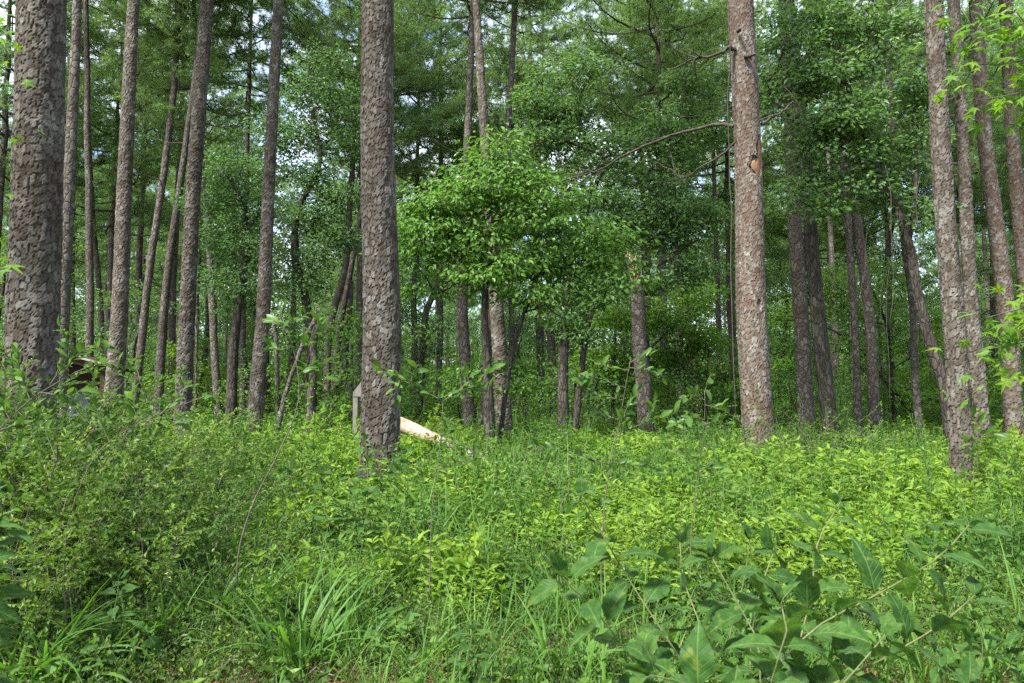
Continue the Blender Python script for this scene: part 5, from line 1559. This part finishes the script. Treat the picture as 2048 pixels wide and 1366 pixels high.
sapling('thin pale sapling bending over between the thicket and the big brown pine', [(480, 1090, 5), (505, 1010, 5), (560, 900, 5), (598, 795, 5), (592, 720, 5), (575, 660, 5), (562, 630, 5)],
        [[(575, 665, 5), (560, 650, 5), (545, 640, 4.9)], [(592, 700, 5), (620, 680, 5), (640, 640, 5)], [(598, 750, 5), (620, 730, 4.9), (660, 725, 4.9)], [(585, 690, 5), (560, 700, 5), (540, 690, 5)], [(570, 655, 5), (590, 640, 5), (612, 628, 5)],
         [(600, 770, 5), (630, 765, 5), (650, 755, 5)], [(562, 640, 5), (556, 610, 5), (550, 600, 5)]], 0.075, 1500, 0.010, 0.04)
sapling('forked sapling with two leafy arms spread before the big brown pine', [(860, 1130, 3.6), (866, 1000, 3.6), (880, 890, 3.6), (886, 802, 3.6)],
        [[(886, 802, 3.6), (840, 778, 3.6), (800, 755, 3.55), (745, 738, 3.5)], [(886, 802, 3.6), (920, 780, 3.6), (955, 760, 3.65), (988, 738, 3.7)], [(820, 766, 3.6), (830, 740, 3.6), (838, 728, 3.6)], [(930, 775, 3.6), (960, 775, 3.6), (985, 772, 3.6)],
         [(868, 940, 3.6), (920, 925, 3.55), (965, 915, 3.5)], [(868, 960, 3.6), (830, 945, 3.6), (790, 940, 3.6)], [(800, 755, 3.55), (790, 775, 3.5), (798, 795, 3.5)], [(940, 768, 3.6), (935, 750, 3.6), (945, 740, 3.6)], [(880, 880, 3.6), (900, 850, 3.6), (905, 835, 3.6)]], 0.07, 1501, 0.007, 0.034, far=1.45)
sapling('tall pale-stemmed sapling with spreading leafy top before the broken snag', [(1203, 1110, 3.9), (1213, 980, 3.9), (1238, 850, 3.9), (1258, 735, 3.9), (1262, 715, 3.9)],
        [[(1260, 725, 3.9), (1280, 715, 3.9), (1300, 710, 3.9)], [(1256, 740, 3.9), (1220, 735, 3.9), (1185, 722, 3.85)], [(1250, 775, 3.9), (1205, 760, 3.9), (1150, 742, 3.8)], [(1245, 800, 3.9), (1200, 790, 3.9), (1160, 770, 3.8)],
         [(1232, 870, 3.9), (1290, 845, 3.9), (1345, 828, 3.95)], [(1290, 845, 3.9), (1300, 822, 3.9), (1310, 800, 3.9)], [(1220, 930, 3.9), (1140, 905, 3.85), (1060, 888, 3.8)], [(1218, 925, 3.9), (1270, 930, 3.95), (1310, 938, 4.0)],
         [(1257, 735, 3.9), (1290, 740, 3.9), (1330, 755, 3.9)], [(1240, 840, 3.9), (1210, 832, 3.9), (1190, 828, 3.9)], [(1236, 860, 3.9), (1262, 800, 3.9), (1275, 780, 3.9)]], 0.066, 1502, 0.008, 0.036, far=1.35)
sapling('dark leafy sapling standing straight in the bright clearing', [(1383, 1060, 3.9), (1390, 990, 3.9), (1402, 900, 3.9), (1410, 800, 3.9), (1409, 782, 3.9)],
        [[(1409, 800, 3.9), (1385, 790, 3.9), (1360, 800, 3.9)], [(1409, 810, 3.9), (1440, 815, 3.9), (1468, 812, 3.9)], [(1408, 840, 3.9), (1380, 835, 3.85), (1350, 850, 3.8)], [(1406, 850, 3.9), (1440, 842, 3.9), (1455, 850, 3.9)],
         [(1402, 900, 3.9), (1430, 885, 3.9), (1462, 905, 3.9)], [(1400, 905, 3.9), (1365, 905, 3.9), (1330, 895, 3.9)], [(1409, 790, 3.9), (1412, 775, 3.9), (1416, 768, 3.9)], [(1396, 940, 3.9), (1425, 935, 3.9), (1440, 940, 3.9)]], 0.076, 1503, 0.007, 0.042, far=1.35)
sapling('long arching holly shoot reaching across the thickest pine', [(-60, 1000, 3.6), (-30, 900, 3.6), (60, 800, 3.6), (150, 745, 3.6)],
        [[(150, 745, 3.6), (200, 728, 3.6), (260, 735, 3.6)], [(100, 770, 3.6), (140, 700, 3.6), (120, 650, 3.6)], [(120, 760, 3.6), (160, 705, 3.6), (215, 690, 3.6)], [(60, 800, 3.6), (40, 740, 3.6), (30, 700, 3.6)], [(20, 840, 3.6), (-10, 780, 3.6), (-30, 740, 3.6)],
         [(80, 785, 3.6), (130, 790, 3.6), (170, 780, 3.6)], [(0, 860, 3.6), (40, 850, 3.6), (90, 860, 3.6)]], 0.05, 1504, 0.007, 0.024)
sapling('slanting holly shoot in front of the silver-scaled pine', [(150, 1000, 4.2), (200, 900, 4.2), (290, 840, 4.2), (390, 800, 4.2)],
        [[(320, 830, 4.2), (350, 800, 4.2), (380, 755, 4.2)], [(390, 800, 4.2), (420, 792, 4.2), (440, 800, 4.2)], [(250, 865, 4.2), (270, 820, 4.2), (265, 790, 4.2)], [(290, 840, 4.2), (330, 850, 4.2), (370, 845, 4.2)], [(220, 885, 4.2), (200, 840, 4.2), (190, 810, 4.2)]], 0.055, 1505, 0.006, 0.03)
sapling('upright leafy shoot beside the slender tan pine', [(1965, 1010, 8.0), (1955, 930, 8.0), (1958, 850, 8.0), (1965, 820, 8.0)],
        [[(1965, 830, 8.0), (1975, 815, 8.0), (1985, 812, 8.0)], [(1960, 850, 8.0), (1945, 835, 8.0), (1935, 830, 8.0)], [(1957, 880, 8.0), (1980, 865, 8.0), (1992, 870, 8.0)], [(1956, 900, 8.0), (1935, 885, 8.0), (1925, 888, 8.0)]], 0.12, 1506, 0.008, 0.08)

# star-leaved gum branches hanging in from trees just outside the view
def star_mesh(r, droop):
    mb = MB()
    c = (0, 0.22, 0)
    pts = []
    for k, (a, L) in enumerate(((-125, 0.38), (-58, 0.6), (0, 0.78), (58, 0.6), (125, 0.38))):
        t = math.radians(a)
        pts.append((c[0] + math.sin(t) * L, c[1] + math.cos(t) * L, -droop * L * L + r.normal(0, 0.02)))
        if k < 4:
            a2 = math.radians(a + (33 if k in (0, 3) else 29)); pts.append((c[0] + math.sin(a2) * 0.22, c[1] + math.cos(a2) * 0.22, 0.02))
    V = [c] + pts + [(0, 0.02, 0), (-0.012, -0.35, 0.06), (0.012, -0.35, 0.06), (0.012, 0.22, 0), (-0.012, 0.22, 0)]
    T = [[0, i + 1, i] for i in range(1, len(pts))] + [[0, 1, len(pts) + 1], [0, len(pts) + 1, len(pts)]]
    n = len(pts) + 2
    mb.add(V, [[n, n + 1, n + 2, n + 3]], T)
    return mb.mesh('leaf', M['gum'])


STAR = [star_mesh(rl, d) for d in (0.15, 0.35, 0.5)]


def gum(label, trunk, limbs, L0, seed, gap=0.05, spread=0.28):
    r = np.random.default_rng(seed)
    P = np.array(trunk); base = P[0].copy()
    root = thing('gum_tree', tuple(base), label, 'tree')
    stem_obj(root, base, P, 0.11, 0.04, 'bark_oak', 'trunk', 20, 10)
    for lb in limbs:
        Q = np.array([at(*q) for q in lb])
        j = int(np.argmin(np.abs(P[:, 2] - Q[0][2])))
        S = stem_obj(root, base, Q, 0.012, 0.003, 'twig', 'limb', 16, 6)
        ds = np.concatenate([[0], np.cumsum(np.linalg.norm(np.diff(S, axis=0), axis=1))])
        s = 0.1
        while s < ds[-1]:
            p = np.array([np.interp(s, ds, S[:, c]) for c in range(3)])
            o = r.normal(0, spread * 0.5, 3) * [1, 1, 0.7]
            q = p + o
            d = norm(o + r.normal(0, 0.1, 3) + [0, 0, -0.12])
            put_leaf(root, STAR[r.integers(3)], q - base, d, np.array([r.normal(0, .4), -0.3 + r.normal(0, .4), 1.0]), L0 * r.uniform(0.6, 1.15))
            s += gap * r.uniform(0.5, 1.5)
    return root


g0 = lambda x, y: (x, y, float(gz(x, y)))
gum('star-leaved gum tree reaching in past the pale pinkish pine, its leaves glowing yellow-green', [g0(5.3, 6.6), (5.25, 6.6, 2.0), (5.1, 6.5, 4.0), (5.0, 6.4, 6.5)],
    [[(2260, 40, 6.5), (2120, 30, 6.4), (2010, 55, 6.3), (1950, 60, 6.2), (1925, 20, 6.2)], [(2250, 100, 6.5), (2100, 110, 6.3), (1980, 130, 6.3), (1905, 120, 6.3)], [(2250, 150, 6.4), (2120, 160, 6.3), (2020, 190, 6.2), (1955, 200, 6.2)], [(2240, 200, 6.4), (2130, 220, 6.3), (2030, 250, 6.3), (1985, 240, 6.3)],
     [(2230, 560, 6.2), (2120, 590, 6.1), (2030, 620, 6.0), (1975, 635, 6.0)], [(2230, 620, 6.2), (2110, 660, 6.1), (2020, 690, 6.0), (1965, 700, 6.0)], [(2230, 680, 6.2), (2120, 720, 6.1), (2040, 740, 6.0), (1990, 765, 6.0)], [(2230, 600, 6.4), (2140, 620, 6.3), (2070, 640, 6.2)],
     [(2100, 115, 6.3), (2060, 60, 6.2), (2030, 20, 6.2)]], 0.14, 1600, 0.018)
gum('leafy tree at the very edge beside the thickest pine, only its bright leaf tips showing', [g0(-5.9, 7.2), (-5.9, 7.2, 2.0), (-5.8, 7.1, 4.0), (-5.7, 7.0, 6.5)],
    [[(-220, 20, 7.0), (-120, 40, 6.9), (-40, 60, 6.8), (8, 80, 6.8)], [(-220, 120, 7.0), (-120, 140, 6.9), (-40, 150, 6.8), (10, 170, 6.8)], [(-220, 220, 7.0), (-120, 230, 6.9), (-40, 250, 6.8), (12, 280, 6.8)], [(-220, 320, 7.0), (-120, 340, 6.9), (-40, 350, 6.8), (5, 370, 6.8)],
     [(-150, 420, 6.0), (-80, 440, 6.0), (-20, 450, 6.0)], [(-200, 530, 4.0), (-90, 535, 4.0), (-20, 540, 4.0), (18, 548, 4.0)]], 0.13, 1601, 0.035)

# ------------------------------------------------------------------ tufts of broad grass, blade by blade
BL = []
for i in range(8):
    b_ = MB(); blade(b_, np.random.default_rng(1700 + i), np.zeros(3), 1.0, 0.019, 0.0, (0.55, 0.75, 1.0, 1.2, 0.65, 0.9, 0.4, 1.1)[i], 11)
    BL.append(b_.mesh('blade', M['grass'], True))


def tuft(label, px, py, Y=None, n=38, ln=0.6, seed=0, rad=0.10, lean=0.0):
    r = np.random.default_rng(seed)
    Y = Y or CAMZ * F / (py - 790)
    p = at(px, py, Y)
    base = np.array([p[0], Y, float(gz(p[0], Y))])
    root = thing('grass_tuft', tuple(base), label, 'grass tuft', 'tufts of broad grass')
    for k in range(n):
        a, q = r.random() * TAU, math.sqrt(r.random()) * rad
        o = bpy.data.objects.new('blade', BL[r.integers(8)])
        o.parent = root
        o.location = (math.cos(a) * q, math.sin(a) * q, -0.02)
        L = ln * r.uniform(0.55, 1.15)
        o.rotation_euler = (r.normal(0, 0.12), r.normal(0, 0.12), a + r.normal(0, 0.8))
        o.scale = (L, L * r.uniform(0.6, 1.1) * 0.75 / max(ln, .4), L)
        col.objects.link(o)


tuft('broad grass tuft arching over in the middle of the thicket edge', 425, 1190, None, 44, 0.68, 1)
tuft('broad grass tuft close to the camera, largest of the clump beside the bare soil', 590, 1350, None, 54, 0.70, 2, 0.14)
tuft('dark broad grass tuft in the corner below the thicket', 50, 1400, None, 54, 0.72, 3, 0.14)
tuft('broad grass tuft between the corner tuft and the pale sprig', 150, 1390, None, 30, 0.5, 4)
tuft('broad grass tuft lying low behind the largest one', 500, 1270, None, 30, 0.55, 5)
tuft('broad grass tuft under the arching shrub, at its thicket side', 1120, 1350, None, 40, 0.62, 6, 0.12)
tuft('broad grass tuft beyond the arching shrub, by the slender tan pine', 1960, 1150, None, 46, 0.75, 7, 0.14)
tuft('broad grass tuft at the edge beyond the arching shrub', 2040, 1200, None, 40, 0.7, 8, 0.14)
tuft('short grass tuft before the big brown pine', 545, 1150, None, 24, 0.5, 9)
tuft('grass tuft in the thin grass next to the tall pale-stemmed sapling', 1150, 1120, None, 30, 0.5, 10)
tuft('grass tuft behind the dark leafy sapling', 1470, 1060, None, 34, 0.6, 11)
tuft('grass tuft between the arching shrub and the edge', 1840, 1240, None, 36, 0.6, 12)
tuft('sparse grass tuft by the thicket with drooping blades', 640, 1230, None, 26, 0.55, 13)
tuft('soft arching grass tuft beside the corner tuft', 300, 1330, None, 46, 0.62, 21, 0.14)
tuft('soft arching grass tuft between the thicket and the largest tuft', 400, 1300, None, 46, 0.6, 22, 0.13)
tuft('soft arching grass tuft just past the largest one, by the bare soil', 690, 1330, None, 40, 0.52, 23, 0.13)
tuft('fresh grass tuft under the thin bending sapling', 480, 1160, None, 40, 0.62, 24, 0.12)
tuft('small grass tuft by the pale sprig on the bare soil', 850, 1340, None, 20, 0.42, 14)
tuft('grass tuft hidden low behind the arching shrub', 1320, 1180, None, 30, 0.55, 15)

# ------------------------------------------------------------------ dead poles and vines
def pole(label, pix, w, Y, seed):
    r = np.random.default_rng(seed)
    P = np.array([at(px, py, Y) for px, py in pix])
    base = np.array([P[0][0], P[0][1], float(gz(P[0][0], P[0][1]))])
    d = (P[0] - P[1]) / max(.1, P[1][2] - P[0][2])
    if P[0][2] > base[2]:
        P = np.vstack([P[0] + d * (P[0][2] - base[2] + 0.1), P])
    root = thing('dead_pole', tuple(base), label, 'dead tree')
    S = spline(P, 18) + r.normal(0, 0.01, (18, 3))
    mb = MB(); tube(mb, S - base, np.linspace(px_w(w, Y) / 2, px_w(w, Y) / 2 * 0.7, 18) * (1 + r.normal(0, .06, 18)), 8)
    top = S[-1] - base
    for k in range(4):
        tube(mb, np.array([top + r.normal(0, .02, 3) - [0, 0, .1], top + [r.normal(0, .03), r.normal(0, .03), r.uniform(.1, .3)]]), np.array([0.03, 0.004]), 4)
    mb.build('trunk', M['bark_far'], root, smooth=True)


pole('broken grey pole leaning against the dark oaks', [(556, 850), (580, 760), (606, 690), (628, 638)], 11, 16.5, 1801)
pole('thin pale dead stem with a snapped top beside the pale scaly pine', [(556, 800), (554, 720), (549, 645)], 11, 20.0, 1802)
pole('jagged dead trunk standing behind the leaning grey pole', [(622, 810), (626, 740), (630, 648)], 19, 19.0, 1803)
pole('slim black dead stem alone between deeply ridged pine and small oaks', [(392, 800), (392, 730), (393, 660)], 6, 18.0, 1804)


def vines():
    root = next(o for o in col.objects if o.get('label', '').startswith('large curved oak'))
    base = np.array(root.location); r = np.random.default_rng(1900)
    for k in range(10):
        x, y0 = r.uniform(1640, 1860), r.uniform(330, 460)
        ln = r.uniform(120, 380)
        Y = 15.5 + r.normal(0, 0.7)
        n = 7
        pts = [at(x + r.normal(0, 5) + 5 * math.sin(j * 0.8 + k), y0 + ln * j / (n - 1), Y) for j in range(n)]
        stem_obj(root, base, np.array(pts), 0.007 * r.uniform(0.5, 1.3), 0.004, 'limb', 'vine', 22, 5)


vines()


# ------------------------------------------------------------------ which one is which: far trees named by what they are seen between
MARKS = [(66, 'the thickest pine'), (235, 'the silver-scaled pine'), (371, 'the deeply ridged pine'), (521, 'the pale scaly pine'), (764, 'the big brown pine'), (985, 'the dogwood'),
         (1285, 'the broken snag'), (1506, 'the orange-wounded pine'), (1640, 'the black-brown trunk'), (1820, 'the curved oak'), (1911, 'the slender tan pine')]
ORD = ['', 'second ', 'third ', 'fourth ', 'fifth ', 'sixth ', 'seventh ', 'eighth ', 'ninth ']


def name_between(group, most, rest, ranks=7):
    bins = {}
    for o in col.objects:
        if o.parent is None and o.get('group') == group:
            x, y, _ = o.location
            px = CX + F * x / y
            k = sum(1 for m, _ in MARKS if m < px)
            bins.setdefault(k, []).append((-o.scale.x / y, o.name, o))
    for k, v in bins.items():
        v.sort()
        if k == 0:
            where = 'beyond the thickest pine, towards the edge'
        elif k == len(MARKS):
            where = 'beyond the slender tan pine, towards the edge'
        else:
            where = 'between ' + MARKS[k - 1][1] + ' and ' + MARKS[k][1]
        for i, (_, _, o) in enumerate(v):
            o['label'] = (ORD[i] + most + ' ' + where) if i < ranks else (rest + ' ' + where)
            o['group'] = group if i < ranks else rest + ' ' + where


name_between('pines of the far wood', 'thickest-looking far pine', 'slim far pine')
name_between('oaks of the far wood', 'largest-looking dark far oak', 'small far oak')
name_between('young trees under the far wood', 'largest-looking leafy young tree', 'small far young tree')
name_between('low bushes under the far wood', 'largest-looking low far bush', 'small low far bush')
name_between('holly shrubs of the thicket', 'largest-looking thicket holly', 'small thicket holly', 9)
name_between('bright shrubs in the clearing', 'largest-looking bright broad-leaved shrub', 'small bright shrub', 9)
for i, o in enumerate(sorted((o for o in col.objects if o.get('group') == 'twiggy shrubs by the orange-wounded pine'), key=lambda o: -o.scale.x / o.location.y)):
    o['label'] = ORD[i] + 'largest-looking tangled twiggy shrub by the foot of the orange-wounded pine'
